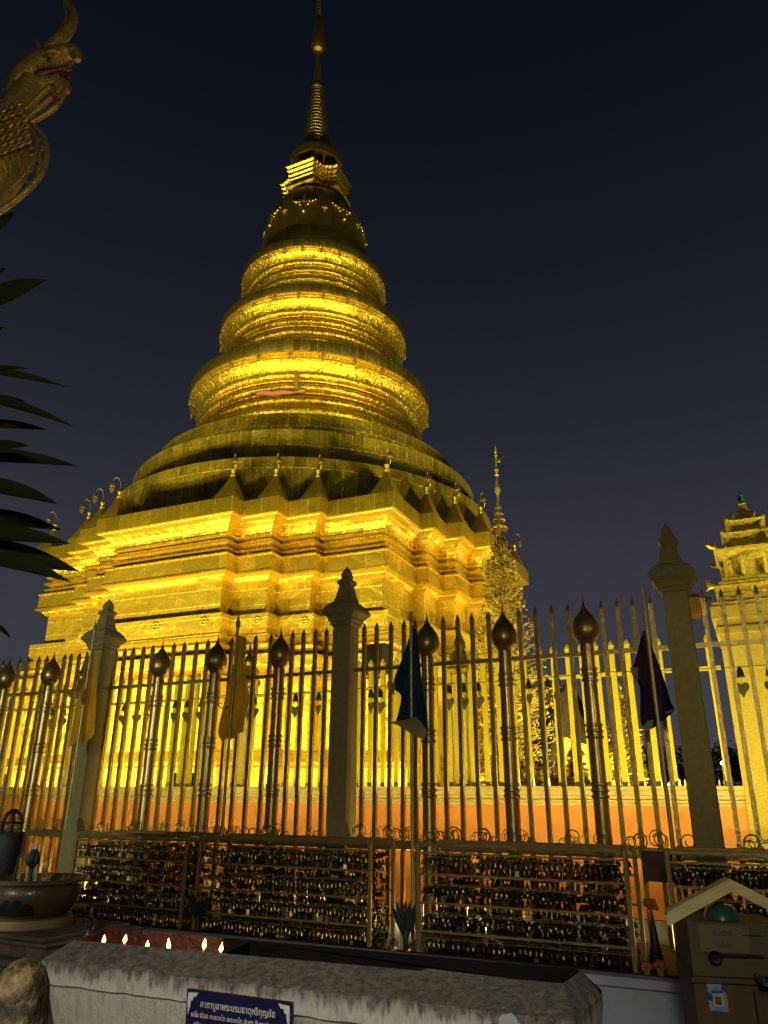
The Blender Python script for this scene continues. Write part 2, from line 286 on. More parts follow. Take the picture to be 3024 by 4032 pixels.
# ------------------------------------------------------------------ mesh helpers
class MB:
    def __init__(s): s.v = []; s.f = []; s.sm = []
    def add(s, vs, fs, smooth=False):
        o = len(s.v); s.v += [tuple(x) for x in vs]; s.f += [tuple(i + o for i in f) for f in fs]; s.sm += [smooth] * len(fs); return s
    def box(s, c, d, m=None, b=0):
        x, y, z = (k / 2 for k in d); c = V(c)
        if b:
            bm = bmesh.new(); bmesh.ops.create_cube(bm, size=1)
            for q in bm.verts: q.co = V((q.co.x * d[0], q.co.y * d[1], q.co.z * d[2]))
            bmesh.ops.bevel(bm, geom=bm.edges[:], offset=b, segments=2, affect='EDGES', profile=.5)
            bm.verts.index_update(); vs = [q.co + c for q in bm.verts]; fs = [[q.index for q in f.verts] for f in bm.faces]; bm.free()
        else:
            vs = [V((i * x, j * y, k * z)) + c for i in (-1, 1) for j in (-1, 1) for k in (-1, 1)]
            fs = [(0, 1, 3, 2), (4, 6, 7, 5), (0, 4, 5, 1), (2, 3, 7, 6), (0, 2, 6, 4), (1, 5, 7, 3)]
        if m: vs = [m @ q for q in vs]
        return s.add(vs, fs)
    def hexa(s, a, b):             # two quads of four points, joined
        return s.add(list(a) + list(b), [(0, 1, 2, 3), (7, 6, 5, 4), (0, 4, 5, 1), (1, 5, 6, 2), (2, 6, 7, 3), (3, 7, 4, 0)])
    def lathe(s, prof, n=24, c=(0, 0, 0), smooth=True, rot=0, sh=None, caps=True, sx=1, sy=1):
        vs = []; fs = []
        for r, z in prof:
            ox, oy = sh(z) if sh else (0, 0)
            for i in range(n):
                a = 2 * pi * i / n + rot; vs.append((c[0] + ox + r * cos(a) * sx, c[1] + oy + r * sin(a) * sy, c[2] + z))
        for k in range(len(prof) - 1):
            for i in range(n):
                j = (i + 1) % n; fs.append((k * n + i, k * n + j, (k + 1) * n + j, (k + 1) * n + i))
        if caps:
            if prof[0][0] > 1e-5: fs.append(tuple(range(n))[::-1])
            if prof[-1][0] > 1e-5: fs.append(tuple((len(prof) - 1) * n + i for i in range(n)))
        return s.add(vs, fs, smooth)
    def tube(s, pts, r, n=8, smooth=True, caps=True, flat=1):
        pts = [V(p) for p in pts]; k = len(pts); rs = r if isinstance(r, (list, tuple)) else [r] * k
        vs = []; fs = []; up = None
        for i, p in enumerate(pts):
            t = (pts[min(i + 1, k - 1)] - pts[max(i - 1, 0)])
            t = t.normalized() if t.length > 1e-9 else V((0, 0, 1))
            if up is None: up = V((0, 0, 1)) if abs(t.z) < .9 else V((0, 1, 0))
            x = t.cross(up)
            if x.length < 1e-6: x = t.orthogonal()
            x.normalize(); y = x.cross(t).normalized(); up = y
            for j in range(n):
                a = 2 * pi * (j + .5) / n; vs.append(p + x * (rs[i] * cos(a)) + y * (rs[i] * flat * sin(a)))
        for i in range(k - 1):
            for j in range(n):
                q = (j + 1) % n; fs.append((i * n + j, i * n + q, (i + 1) * n + q, (i + 1) * n + j))
        if caps: fs += [tuple(range(n))[::-1], tuple((k - 1) * n + j for j in range(n))]
        return s.add(vs, fs, smooth)
    def prism(s, poly, th, m, bev=0):  # 2D outline -> slab of thickness th, placed by matrix (x, y plane, thickness along z)
        n = len(poly)
        if bev:
            cx = sum(p[0] for p in poly) / n; cy = sum(p[1] for p in poly) / n
            inn = [(p[0] + (cx - p[0]) * bev, p[1] + (cy - p[1]) * bev) for p in poly]
            L = [(inn, -th / 2), (poly, -th / 4), (poly, th / 4), (inn, th / 2)]
        else: L = [(poly, -th / 2), (poly, th / 2)]
        vs = [m @ V((p[0], p[1], z)) for q, z in L for p in q]; fs = []
        for k in range(len(L) - 1):
            for i in range(n):
                j = (i + 1) % n; fs.append((k * n + i, k * n + j, (k + 1) * n + j, (k + 1) * n + i))
        fs += [tuple(range(n))[::-1], tuple((len(L) - 1) * n + i for i in range(n))]
        return s.add(vs, fs)
    def ball(s, c, r, n=10, m=6, sz=1, smooth=True):
        return s.lathe([(max(1e-4, r * sin(pi * k / m)), -r * sz * cos(pi * k / m)) for k in range(m + 1)], n, c, smooth, caps=False)
    def build(s, name, mt, parent=None, loc=None, rotz=0):
        me = bpy.data.meshes.new(name); me.from_pydata(s.v, [], s.f); me.polygons.foreach_set('use_smooth', s.sm)
        me.materials.append(MT[mt]); me.update()
        bm = bmesh.new(); bm.from_mesh(me); bmesh.ops.recalc_face_normals(bm, faces=bm.faces); bm.to_mesh(me); bm.free()
        if any(s.sm): me.set_sharp_from_angle(angle=R_(38))
        return link(name, me, parent, loc, rotz)
def link(name, me, parent=None, loc=None, rotz=0):
    o = bpy.data.objects.new(name, me); COL.objects.link(o)
    if parent: o.parent = parent
    if loc is not None: o.location = loc
    if rotz: o.rotation_euler = (0, 0, rotz)
    return o
def tag(o, label, cat, group=None, kind=None):
    o['label'] = label; o['category'] = cat
    if group: o['group'] = group
    if kind: o['kind'] = kind
    return o
def thing(name, label, cat, loc=(0, 0, 0), rotz=0, group=None):
    o = bpy.data.objects.new(name, None); COL.objects.link(o); o.empty_display_size = .2
    o.location = loc; o.rotation_euler = (0, 0, rotz); return tag(o, label, cat, group)
def struct(o): o['kind'] = 'structure'; return o
def copy_part(src, parent, loc=None, rot=None):
    c = src.copy(); COL.objects.link(c); c.parent = parent
    if loc is not None: c.location = loc
    if rot is not None: c.rotation_euler = rot
    for k in list(src.children):
        d = k.copy(); COL.objects.link(d); d.parent = c
    return c
def text_mesh(body, size, th, spacing=1.0):
    cu = bpy.data.curves.new('lettering', 'FONT'); cu.body = body; cu.size = size; cu.align_x = 'CENTER'; cu.align_y = 'CENTER'; cu.extrude = th; cu.space_line = spacing; cu.resolution_u = 3
    o = bpy.data.objects.new('lettering', cu); COL.objects.link(o)
    dg = bpy.context.evaluated_depsgraph_get(); me = bpy.data.meshes.new_from_object(o.evaluated_get(dg)); bpy.data.objects.remove(o)
    return me

# ================================================================== SETTING
struct(MB().box((0, 150, -.06), (900, 900, .12)).build('ground', 'ground'))
g = MB()
g.box((4, 7.45, .2), (40, 2.1, .36)); struct(g.build('walkway', 'floor', None, (0, 0, 0), -AZ))
g = MB(); g.box((-6, 48.6, .84), (120, 80, 1.7)); struct(g.build('courtyard', 'floor', None, (0, 0, 0), -AZ))
# the white plinth that carries the racks and the outer fence
pl = MB()
pl.box((0, 5.93, .285), (26, 1.18, .57)); pl.box((0, 5.90, .595), (26, 1.22, .05)); pl.box((0, 5.30, .12), (26, .10, .24)); pl.box((0, 5.275, .275), (26, .05, .07))
o = pl.build('plinth_wall', 'white_wall', None, (0, 0, 0), -AZ); tag(o, 'long grey white plastered plinth wall carrying the racks and spear fence', 'wall')
MB().box((0, 5.95, .625), (26, 1.10, .012)).build('blackened_top', 'oily', o)
# orange wall with its moulded ledge
o = thing('boundary_wall', 'orange painted wall with an ochre moulded ledge below the gilded fence', 'wall', (0, 0, 0), -AZ)
MB().box((0, 8.52, .98), (40, .26, 1.24)).build('wall_panel', 'orange', o)
l = MB()
for z, h, d in ((1.575, .03, .30), (1.605, .03, .36), (1.64, .04, .32), (1.685, .05, .40), (1.73, .04, .46)): l.box((0, 8.52, z), (40, d, h), b=.008)
l.build('ledge', 'ledge', o)
MB().box((0, 8.50, .40), (40, .34, .30)).build('wall_foot', 'old_plaster', o)

# ================================================================== CHEDI
Wd = (9.98, 9.39, 8.73, 8.21); Ad = (3.04, 4.45, 5.77)
def redent(Wv, Av, o):
    W0, W1, W2, W3 = Wv; A0, A1, A2 = Av
    q = [(A0, -W0), (A0, -W1), (A1, -W1), (A1, -W2), (A2, -W2), (A2, -W3), (W3, -W3), (W3, -A2), (W2, -A2), (W2, -A1), (W1, -A1), (W1, -A0), (W0, -A0)]
    q = [(x + o, y - o) for x, y in q]; P = []
    for k in range(4):
        for x, y in q:
            for _ in range(k): x, y = -y, x
            P.append((x, y))
    return P
def redent_mesh(mb, prof, Wv=Wd, Av=Ad, cap=False, sh=None):
    rings = [redent(Wv, Av, o) for o, z in prof]; n = len(rings[0]); vs = []; fs = []
    for (o, z), q in zip(prof, rings):
        dx, dy = sh(z) if sh else (0, 0)
        vs += [(x + dx, y + dy, z) for x, y in q]
    for k in range(len(prof) - 1):
        for i in range(n):
            j = (i + 1) % n; fs.append((k * n + i, k * n + j, (k + 1) * n + j, (k + 1) * n + i))
    if cap: fs.append(tuple((len(prof) - 1) * n + i for i in range(n)))
    return mb.add(vs, fs)
chedi = thing('stupa', 'towering gilded stupa with redented square base, ringed body and slender spire', 'stupa', CC, -AZC)
redent_mesh(MB(), [(.75, 1.68), (.75, 2.45), (.62, 2.52), (.66, 2.62), (.45, 2.72), (.3, 2.9), (-.2, 3.0), (-.24, 5.15), (-.05, 5.25), (-.2, 5.32)]).build('plinth', 'gold_foil', chedi)
redent_mesh(MB(), [(-.2, 5.32), (.16, 5.40), (.18, 5.86), (-.1, 5.92), (-.36, 6.05), (-.2, 6.14), (-.18, 6.26), (-.42, 6.36), (-.46, 6.46), (-.34, 6.54), (-.36, 6.62), (-.5, 6.68), (-.5, 6.76), (-.36, 6.84), (-.34, 7.32), (-.72, 7.36)]).build('base_moulding', 'gold_flat', chedi)
redent_mesh(MB(), [(-.72, 7.36), (-.70, 8.52)]).build('wall', 'gold_flat', chedi)
cm = MB()
for seg in ([(-.70, 8.52), (-.62, 8.54), (-.52, 8.64), (-.50, 8.68), (-.34, 8.72), (-.30, 8.74), (-.30, 8.80), (-.36, 8.82), (-.38, 9.34), (-.34, 9.36), (-.34, 9.42), (-.56, 9.46), (-.58, 9.54), (-.46, 9.58), (-.46, 9.64), (-.62, 9.68), (-.62, 9.76), (-.44, 9.82), (-.44, 9.90), (-.58, 9.94), (-.62, 10.04), (-.50, 10.08), (-.48, 10.16), (-.56, 10.18), (-.50, 10.32), (-.40, 10.46), (-.26, 10.58), (-.10, 10.66), (-.08, 10.69), (-.02, 10.70)],):
    redent_mesh(cm, seg)
cm.build('cornice', 'gold_cornice', chedi)
redent_mesh(MB(), [(-.02, 10.70), (0, 10.71), (0, 11.28), (-.22, 11.29), (-.22, 10.95), (-1.6, 10.95)], cap=True).build('parapet', 'gold_parapet', chedi)
# rosettes on the band below the wall
def rosette(mb, c, r, ax):
    c = V(c)
    for k in range(8):
        a = 2 * pi * k / 8; d = ax[0] * cos(a) + ax[1] * sin(a)
        mb.ball(c + d * r * .62, r * .36, 7, 5)
    mb.ball(c, r * .4, 8, 5)
X, Y, Z = V((1, 0, 0)), V((0, 1, 0)), V((0, 0, 1))
for fx in (-2.1, 0, 2.0): rosette_mb = MB(); rosette(rosette_mb, (fx, -9.98 + .36, 7.08), .19, (X, Z)); rosette_mb.build('rosette', 'gold_leaf', chedi)
for fx, fy in ((3.7, -9.39), (5.1, -8.73)): rosette_mb = MB(); rosette(rosette_mb, (fx, fy + .36, 7.08), .17, (X, Z)); rosette_mb.build('rosette', 'gold_leaf', chedi)
# pinnacles on every projecting corner, each with a hooked wire and hanging bell
def small_bell(mb, c, h, leaf=True, n=10):
    c = V(c); r = h * .36
    mb.lathe([(r * .12, 0), (r * .45, -h * .06), (r * .72, -h * .25), (r * .80, -h * .42), (r, -h * .60), (r * .9, -h * .60)], n, c, caps=False)
    mb.tube([c + V((0, 0, h * .12)), c], h * .03, 5)
    if leaf:
        mb.tube([c - V((0, 0, h * .4)), c - V((0, 0, h * .85))], h * .025, 4)
        P = [(0, 0), (.22, -.05), (.30, -.22), (.2, -.42), (0, -.62), (-.2, -.42), (-.30, -.22), (-.22, -.05)]
        m = M.Translation(c - V((0, 0, h * .8))) @ M.Rotation(pi / 2, 4, 'X') @ M.Scale(h, 4)
        mb.prism(P, .06, m)
    return mb
pin0 = None
q = redent(Wd, Ad, 0)
conv = [0, 2, 4, 6, 8, 10, 12]
for quad in (3, 0, 1):
    for i in conv:
        x, y = q[quad * 13 + i]; d = V((1, -1, 0))
        for _ in range(quad): d = V((-d.y, d.x, 0))
        pos = V((x, y, 11.28)) - d * .46
        rz = atan2(d.y, d.x)
        if pin0 is None:
            b = MB(); s2 = sqrt(2)
            b.lathe([(.44 * s2, 0), (.43 * s2, .05), (.29 * s2, .33), (.16 * s2, .65), (.06 * s2, .95)], 4, smooth=False, rot=0)
            b.lathe([(.06, .88), (.10, 1.0), (.05, 1.06), (.08, 1.14), (.10, 1.2), (.04, 1.28), (.02, 1.42)], 8)
            pin0 = b.build('pinnacle', 'gold_parapet', chedi, pos, rz)
            MB().tube([(.0, 0, 1.38), (.02, 0, 1.55), (.08, 0, 1.72), (.19, 0, 1.78), (.29, 0, 1.70), (.31, 0, 1.6)], .016, 6).build('hook', 'gold_dull', pin0)
            small_bell(MB(), (.31, 0, 1.58), .32).build('hanging_bell', 'gold_dull', pin0)
        else:
            c = pin0.copy(); COL.objects.link(c); c.parent = chedi; c.location = pos; c.rotation_euler = (0, 0, rz)
            for k in pin0.children: d2 = k.copy(); COL.objects.link(d2); d2.parent = c
# round body
cosz, sinz = cos(AZC), sin(AZC)
def shear(z):
    d = 0 if z < 26 else -(.08 + .40 * (z - 26) / 15)
    if z > 24 and z < 26: d = -.08 * (z - 24) / 2
    return d * cosz, d * sinz           # lean seen in the photograph, towards world -x
NR = 96
def ring_part(name, prof, mt, n=NR): return MB().lathe(prof, n, sh=shear, caps=False).build(name, mt, chedi)
def steps(name, r, z0, zl, zt, rin):
    return ring_part(name, [(r - .50, z0), (r - .50, zl - .10), (r - .30, zl - .05), (r - .06, zl - .03), (r, zl), (r, zt - .05), (r - .05, zt), (rin, zt + .06)], 'gold_aged')
steps('round_terrace', 8.86, 10.9, 11.45, 13.49, 7.4)
steps('round_terrace', 8.10, 13.4, 13.78, 15.01, 6.6)
steps('round_terrace', 7.21, 15.0, 15.22, 16.19, 5.0)
def ring(r, zb, zl, zt, rb):
    h = zl - zb
    P = [(.90, 0), (.90, .19)]
    for b0, b1, base, amp, kk in ((.20, .36, .885, .050, 9), (.385, .50, .880, .032, 7), (.515, .545, .884, .016, 5), (.56, .66, .886, .032, 7), (.672, .70, .892, .016, 5), (.712, .80, .898, .034, 7)):
        P.append((base - .008, b0 - .006))
        for i in range(kk): t = pi * i / (kk - 1); P.append((base + amp * sin(t), b0 + (b1 - b0) * (.5 - .5 * cos(t))))
        P.append((base - .008, b1 + .006))
    P += [(.902, .815), (.908, .84), (.925, .88), (.95, .915), (.968, .93), (.968, .95), (.985, .96), (.985, .985), (1, .99), (1, 1)]
    prof = [(r * a, zb + h * b) for a, b in P]
    o = ring_part('ring_underside', prof, 'gold_round')
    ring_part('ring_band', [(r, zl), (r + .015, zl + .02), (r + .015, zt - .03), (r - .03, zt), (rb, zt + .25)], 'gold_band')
    nb = 26
    b0 = None
    for k in range(nb):
        a = 2 * pi * k / nb; ox, oy = shear(zl)
        x, y = (r - .04) * cos(a), (r - .04) * sin(a)
        if b0 is None: b0 = small_bell(MB(), (0, 0, -.05), .25).build('hanging_bell', 'bellleaf', chedi, (x + ox, y + oy, zl))
        else:
            c = b0.copy(); COL.objects.link(c); c.parent = chedi; c.location = (x + ox, y + oy, zl)
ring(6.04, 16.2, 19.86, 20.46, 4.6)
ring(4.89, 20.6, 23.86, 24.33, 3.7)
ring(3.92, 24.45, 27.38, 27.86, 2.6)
ring_part('bell_dome', [(3.0, 27.9), (3.02, 28.6), (3.0, 29.2), (2.94, 30.0), (2.83, 30.8), (2.66, 31.6), (2.42, 32.3), (2.12, 32.9), (1.86, 33.25), (1.74, 33.32), (1.2, 33.4), (1.0, 34.0)], 'gold_bell')
# flower ornaments on the dome
def dome_r(z):
    T = ((28.6, 3.02), (29.2, 3.0), (30.0, 2.94), (30.8, 2.83), (31.6, 2.66), (32.3, 2.42), (32.9, 2.12))
    for (a, ra), (b, rb) in zip(T, T[1:]):
        if a <= z <= b: return ra + (rb - ra) * (z - a) / (b - a)
    return 2.9
acam = atan2(-1, 0) + .14                         # local direction that faces the camera, about
for k in range(8):
    a0 = acam + .16 + k * pi / 4; z0 = 31.3
    m = MB()
    def on(du, dz, out=.03):
        z = z0 + dz; r = dome_r(z) + out; a = a0 + du / r; sx_, sy_ = shear(z); return V((r * cos(a) + sx_, r * sin(a) + sy_, z))
    for du, dz, r in ((0, 0, .15), (.26, 0, .11), (-.26, 0, .11), (.46, .07, .08), (-.46, .07, .08), (.60, .18, .055), (-.60, .18, .055), (0, .32, .09), (0, .5, .06), (0, .64, .035), (0, -.30, .11), (0, -.52, .10), (0, -.74, .11), (.22, -.22, .07), (-.22, -.22, .07)):
        m.ball(on(du, dz), r * 1.35, 8, 5)
    m.build('flower_ornament', 'gold_leaf', chedi)
    m = MB(); a0 += pi / 8; z0 = 30.9
    for du, dz, r in ((0, 0, .06), (.11, 0, .045), (-.11, 0, .045), (0, .11, .045), (0, -.11, .045), (0, -.24, .03)): m.ball(on(du, dz), r, 7, 5)
    m.build('small_rosette', 'gold_paint', chedi)
# square throne, open lantern and drum below the spire
hw = (1.84, 1.52, 1.30, 1.12); ha = (.86, .94, 1.02)
redent_mesh(MB(), [(-.6, 33.4), (-.2, 33.5), (.02, 33.6), (.02, 33.78), (-.2, 33.84), (-.24, 34.1)], hw, ha, sh=shear).build('throne_foot', 'gold_bell', chedi)
redent_mesh(MB(), [(-.24, 34.1), (-.20, 34.14), (-.10, 34.2), (-.10, 34.30), (-.20, 34.34), (-.20, 34.40), (-.06, 34.48), (-.06, 34.58), (-.16, 34.62), (-.14, 34.68), (0, 34.78), (.0, 34.86), (-.1, 34.9), (-.08, 34.95), (.06, 35.04), (.07, 35.14), (-.3, 35.16)], hw, ha, cap=True, sh=shear).build('square_throne', 'gold_leaf', chedi)
MB().lathe([(.62, 35.12), (.62, 36.5)], 32, sh=shear).build('lantern_core', 'gold_bell', chedi)
for k in range(10):
    a = 2 * pi * k / 10; ox, oy = shear(35.9)
    MB().lathe([(.09, 35.12), (.09, 36.42)], 10, (1.05 * cos(a) + ox, 1.05 * sin(a) + oy, 0)).build('lantern_column', 'gold_bell', chedi)
ring_part('lantern_drum', [(.5, 36.42), (1.35, 36.40), (1.38, 36.26), (1.52, 36.26), (1.53, 36.75), (1.46, 37.0), (1.25, 37.2), (.84, 37.36)], 'gold_bell', 64)
pf = [(.84, 37.3)]; NRG = 19
for k in range(NRG):
    z0 = 37.4 + (42.75 - 37.4) * k / NRG; h = 5.35 / NRG; r = .86 + (.34 - .86) * k / NRG
    pf += [(r - .06, z0), (r, z0 + h * .2), (r + .01, z0 + h * .5), (r - .02, z0 + h * .8), (r - .07, z0 + h * .97)]
pf += [(.38, 42.76), (.40, 42.85), (.34, 42.98), (.27, 43.0)]
MB().lathe(pf, 40, sh=shear).build('spire_rings', 'gold_leaf', chedi)
MB().lathe([(.27, 42.98), (.24, 43.8), (.17, 44.8), (.10, 45.5), (.09, 45.9), (.12, 45.95), (.07, 46.0), (.10, 46.08)], 24, sh=shear).build('spire_cone', 'gold_bell', chedi)
MB().lathe([(.10, 46.05), (.30, 46.15), (.43, 46.45), (.44, 46.7), (.40, 47.2), (.34, 47.9), (.27, 48.5), (.22, 49.1), (.14, 49.2)], 24, sh=shear).build('spire_bud', 'gold_bell', chedi)
pf = [(.12, 49.15)]
for k in range(9):
    z = 49.2 + k * .33; r = .19 - k * .013; pf += [(r * .55, z), (r, z + .1), (r, z + .18), (r * .55, z + .3)]
pf += [(.03, 52.3), (.01, 53.2)]
MB().lathe(pf, 16, sh=shear).build('spire_beads', 'gold_bell', chedi)
# pink cloth and pale cord hung on the lowest ring
def on_cyl(x, y, r):
    d = ray(x, y); o2 = CAM - CC; a = d.x * d.x + d.y * d.y; b = 2 * (o2.x * d.x + o2.y * d.y); c = o2.x ** 2 + o2.y ** 2 - r * r
    t = (-b - sqrt(b * b - 4 * a * c)) / (2 * a); return CAM + d * t
p0 = on_cyl(1015, 1548, 5.72); p1 = on_cyl(1198, 1547, 5.72)
a0 = atan2(p0.y - CC.y, p0.x - CC.x); a1 = atan2(p1.y - CC.y, p1.x - CC.x); zc_ = (p0.z + p1.z) / 2
mb = MB(); pts = []; rs = []
for k in range(25):
    t = k / 24; a = a0 + (a1 - a0) * t; r = 5.74 + .03 * sin(t * 9)
    pts.append(V((CC.x + r * cos(a), CC.y + r * sin(a), zc_ - .06 * sin(t * pi) + .03 * sin(t * 14)))); rs.append(.04 + .09 * sin(pi * min(1, t * 1.15 + .1)) ** .5 if t < .9 else .08)
mb.tube(pts, rs, 10); tag(mb.build('draped_cloth', 'pink_cloth'), 'bundled faded pink cloth lying on the lowest gold ring', 'cloth')
pa = on_cyl(1167, 1475, 5.75); pb = on_cyl(1167, 1535, 5.72)
tag(MB().tube([pa, (pa + pb) / 2 + V((0, -.05, 0)), pb], [.08, .11, .09], 8).build('hoist_cord', 'bellleaf'), 'pale cord bundle hanging above the pink cloth on the ring', 'cord')

o = thing('low_wall', 'low gilded sheet wall running back along the right side of the stupa', 'wall', CC, -AZC)
MB().box((12.7, 4.5, 2.5), (.22, 21, 1.62)).build('wall_sheet', 'gold_parapet', o); MB().box((12.7, 4.5, 3.34), (.34, 21.1, .08)).build('coping', 'gold_parapet', o)
# ================================================================== FLOODLIGHTS IN THE COURTYARD
fl0 = None
for i, (l, t, p) in enumerate(FLOODS):
    d = (t - l); rz = atan2(d.y, d.x) - pi / 2
    if i in (0, 1, 2, 3, 4):
        o = thing('floodlight', 'low box floodlight on the courtyard floor aimed up at the stupa', 'floodlight', (l.x, l.y, 1.69), rz, 'floodlights along the foot of the stupa')
        if fl0 is None:
            fl0 = MB().box((0, -.16, .22), (.8, .2, .34), b=.03).build('housing', 'dark_metal', o); MB().box((0, -.14, .03), (.5, .3, .05)).build('bracket', 'dark_metal', o)
            fl = o
        else:
            for k in fl.children: copy_part(k, o)

# ================================================================== INNER GILDED FENCE
NI = 8.44
SI = -9.3 * sin(AZ); SOF = -7 * sin(AZ); SRK = -6 * sin(AZ); SFL = -6.5 * sin(AZ)   # where x = 0 falls on each fence line
def bar_mesh(w, d, z0, z1, tip):
    m = MB(); a, b = w / 2, d / 2
    P = lambda z, k: [V((-a * k, -b * k, z)), V((a * k, -b * k, z)), V((a * k, b * k, z)), V((-a * k, b * k, z))]
    L = [P(z0, 1), P(z0 + (z1 - z0) * .5, 1), P(z1 - tip, 1), P(z1 - tip * .9, 1.12), P(z1 - tip * .5, .8), P(z1, .06)]
    vs = [q for r in L for q in r]; fs = []
    for k in range(len(L) - 1):
        for i in range(4): j = (i + 1) % 4; fs.append((k * 4 + i, k * 4 + j, k * 4 + 4 + j, k * 4 + 4 + i))
    fs += [(3, 2, 1, 0), tuple(len(vs) - 4 + i for i in range(4))]
    return m.add(vs, fs)
gb0 = None
bays = [(a + SI, b + SI) for a, b in ((-8.18, -5.18), (-5.08, -2.10), (-2.0, .93), (1.03, 3.80))]
bl = ['gilded bar fence bay seen behind the orange flag', 'gilded bar fence bay seen behind the yellow flag', 'gilded bar fence bay seen behind the middle pillar and blue flag', 'gilded bar fence bay standing against the dark sky behind the purple flag']
for (s0, s1), lb in zip(bays, bl):
    o = thing('gilded_fence', lb, 'fence', W((s0 + s1) / 2, NI, 1.75), -AZ, 'bays of the gilded fence on the orange wall')
    n = 17; L = s1 - s0
    for k in range(n):
        x = -L / 2 + L * (k + .5) / n
        if gb0 is None: gb0 = bar_mesh(.055, .04, 0, 1.5, .07).build('gilded_bar', 'gold_bar', o, (x, 0, 0))
        else: copy_part(gb0, o, (x, random.uniform(-.006, .006), 0), (random.uniform(-.006, .006), random.uniform(-.008, .008), 0))
    MB().box((0, .03, 1.14), (L, .025, .04)).build('rail', 'gold_bar', o)
def gpillar(s):
    o = thing('gilded_pillar', '', 'pillar', W(s, NI, 1.75), -AZ, 'small gilded pillars of the inner fence')
    MB().box((0, 0, .62), (.15, .15, 1.24), b=.01).build('shaft', 'yellow_sand', o)
    k = sqrt(2)
    MB().lathe([(.075 * k, 1.24), (.12 * k, 1.29), (.12 * k, 1.34), (.07 * k, 1.40), (.06 * k, 1.52)], 4, smooth=False, rot=pi / 4).build('capital', 'gold_leaf', o)
    MB().lathe([(.05, 1.50), (.075, 1.56), (.07, 1.62), (.035, 1.68), (.02, 1.76), (.002, 1.84)], 12).build('lotus_finial', 'gold_leaf', o)
    return o
for s, lb in ((-5.13, 'gilded fence pillar with lotus finial behind the orange flag'),
              (-2.05, 'gilded fence pillar with lotus finial beside the yellow flag'), (.98, 'gilded fence pillar with lotus finial right of the blue flag')):
    gpillar(s + SI)['label'] = lb
# bells and bodhi leaves on a wire
wire = MB(); wp = []
for k in range(41):
    s = -10.5 + 11.5 * k / 40; wp.append(W(s, 7.7, 2.80 - .03 * abs(sin(k * pi / 8))))
tag(MB().tube(wp, .004, 5).build('bell_wire', 'cable'), 'thin wire strung behind the spear fence carrying little bells', 'wire')
b0 = None
for px, py in ((180, 2745), (215, 2740), (262, 2735), (500, 2712), (552, 2705), (590, 2703), (698, 2698), (745, 2695), (800, 2690), (985, 2672), (1008, 2674), (1168, 2660), (1258, 2658), (1462, 2640), (1498, 2636), (1765, 2625), (1823, 2612), (1880, 2622), (2076, 2605), (2150, 2590), (2192, 2588), (2900, 2566), (3010, 2537)):
    s, z = onn(px, py, 7.7); P = W(s, 7.7, 2.80)
    o = thing('wind_bell', 'tiny dark bell with a brass heart shaped leaf hanging from the wire', 'bell', W(s, 7.7, 2.79), -AZ + random.uniform(-.5, .5), 'wind bells on the wire')
    if b0 is None:
        b0 = o
        m = MB(); m.lathe([(.004, -.02), (.018, -.03), (.028, -.06), (.034, -.10), (.04, -.115), (.036, -.115)], 12, caps=False); m.tube([(0, 0, 0), (0, 0, -.025)], .003, 4); m.build('bell_body', 'bellm', o)
        hp = [(x_ * .8, z_ * .8) for x_, z_ in [(0, 0), (.03, .022), (.06, .02), (.078, -.01), (.07, -.05), (.03, -.10), (0, -.155), (-.03, -.10), (-.07, -.05), (-.078, -.01), (-.06, .02), (-.03, .022)]]
        m = MB(); m.tube([(0, 0, -.08), (0, 0, -.17)], .0025, 4); m.prism(hp, .003, M.Translation((0, 0, -.18)) @ M.Rotation(pi / 2, 4, 'X')); m.build('heart_leaf', 'heart', o)
    else:
        for k in b0.children: copy_part(k, o, rot=(0, 0, random.uniform(-.6, .6)))

# ================================================================== GATE PILLAR WITH SHRINE TOP
o = thing('gate_pillar', 'tall broad yellow sanded gate pillar at the right under a golden shrine', 'pillar', W(4.26 + SI, 8.70, .36), -AZ)
MB().box((0, 0, 1.42), (.84, .84, 2.84), b=.012).build('shaft', 'yellow_sand', o)
m = MB()
for z, h, wd in ((2.87, .08, .90), (2.95, .08, .86), (3.05, .14, .94), (3.14, .05, .90)): m.box((0, 0, z), (wd, wd, h), b=.012)
m.build('capital', 'yellow_sand', o)
m = MB(); m.box((0, 0, .45), (1.0, 1.0, .9), b=.02); m.build('base_block', 'yellow_sand', o)
sh = thing('shrine_tower', 'tiered golden shrine tower with a green crystal tip on the gate pillar', 'shrine', W(4.26 + SI, 8.70, 3.55), -AZ); sh.scale = (.96, .96, .735)
k2 = sqrt(2)
SZ = .735
def sq(m, prof): return m.lathe([(r * k2, z) for r, z in prof], 4, smooth=False, rot=pi / 4)
sq(MB(), [(.40, 0), (.40, .06), (.34, .08), (.34, .12), (.42, .17), (.42, .21), (.36, .24), (.37, .27), (.33, .30), (.33, .34)]).build('shrine_base', 'shrine_gold', sh)
sq(MB(), [(.30, .34), (.29, .64), (.33, .67), (.345, .72), (.37, .74), (.37, .77), (.31, .80), (.27, .84), (.24, .90)]).build('shrine_body', 'shrine_gold', sh)
sq(MB(), [(r_ * .80, z_) for r_, z_ in ((.25, .88), (.25, .94), (.33, 1.0), (.34, 1.03), (.22, 1.06), (.19, 1.10), (.19, 1.16), (.25, 1.21), (.26, 1.24), (.15, 1.28), (.12, 1.32), (.12, 1.34), (.15, 1.37), (.09, 1.40), (.065, 1.47), (.045, 1.54), (.05, 1.56))]).build('shrine_tiers', 'shrine_gold', sh)
MB().lathe([(.04, 1.55), (.035, 1.60), (.045, 1.62), (.02, 1.68), (.03, 1.70), (.004, 1.78)], 8).build('crystal_tip', 'crystal_green', sh)
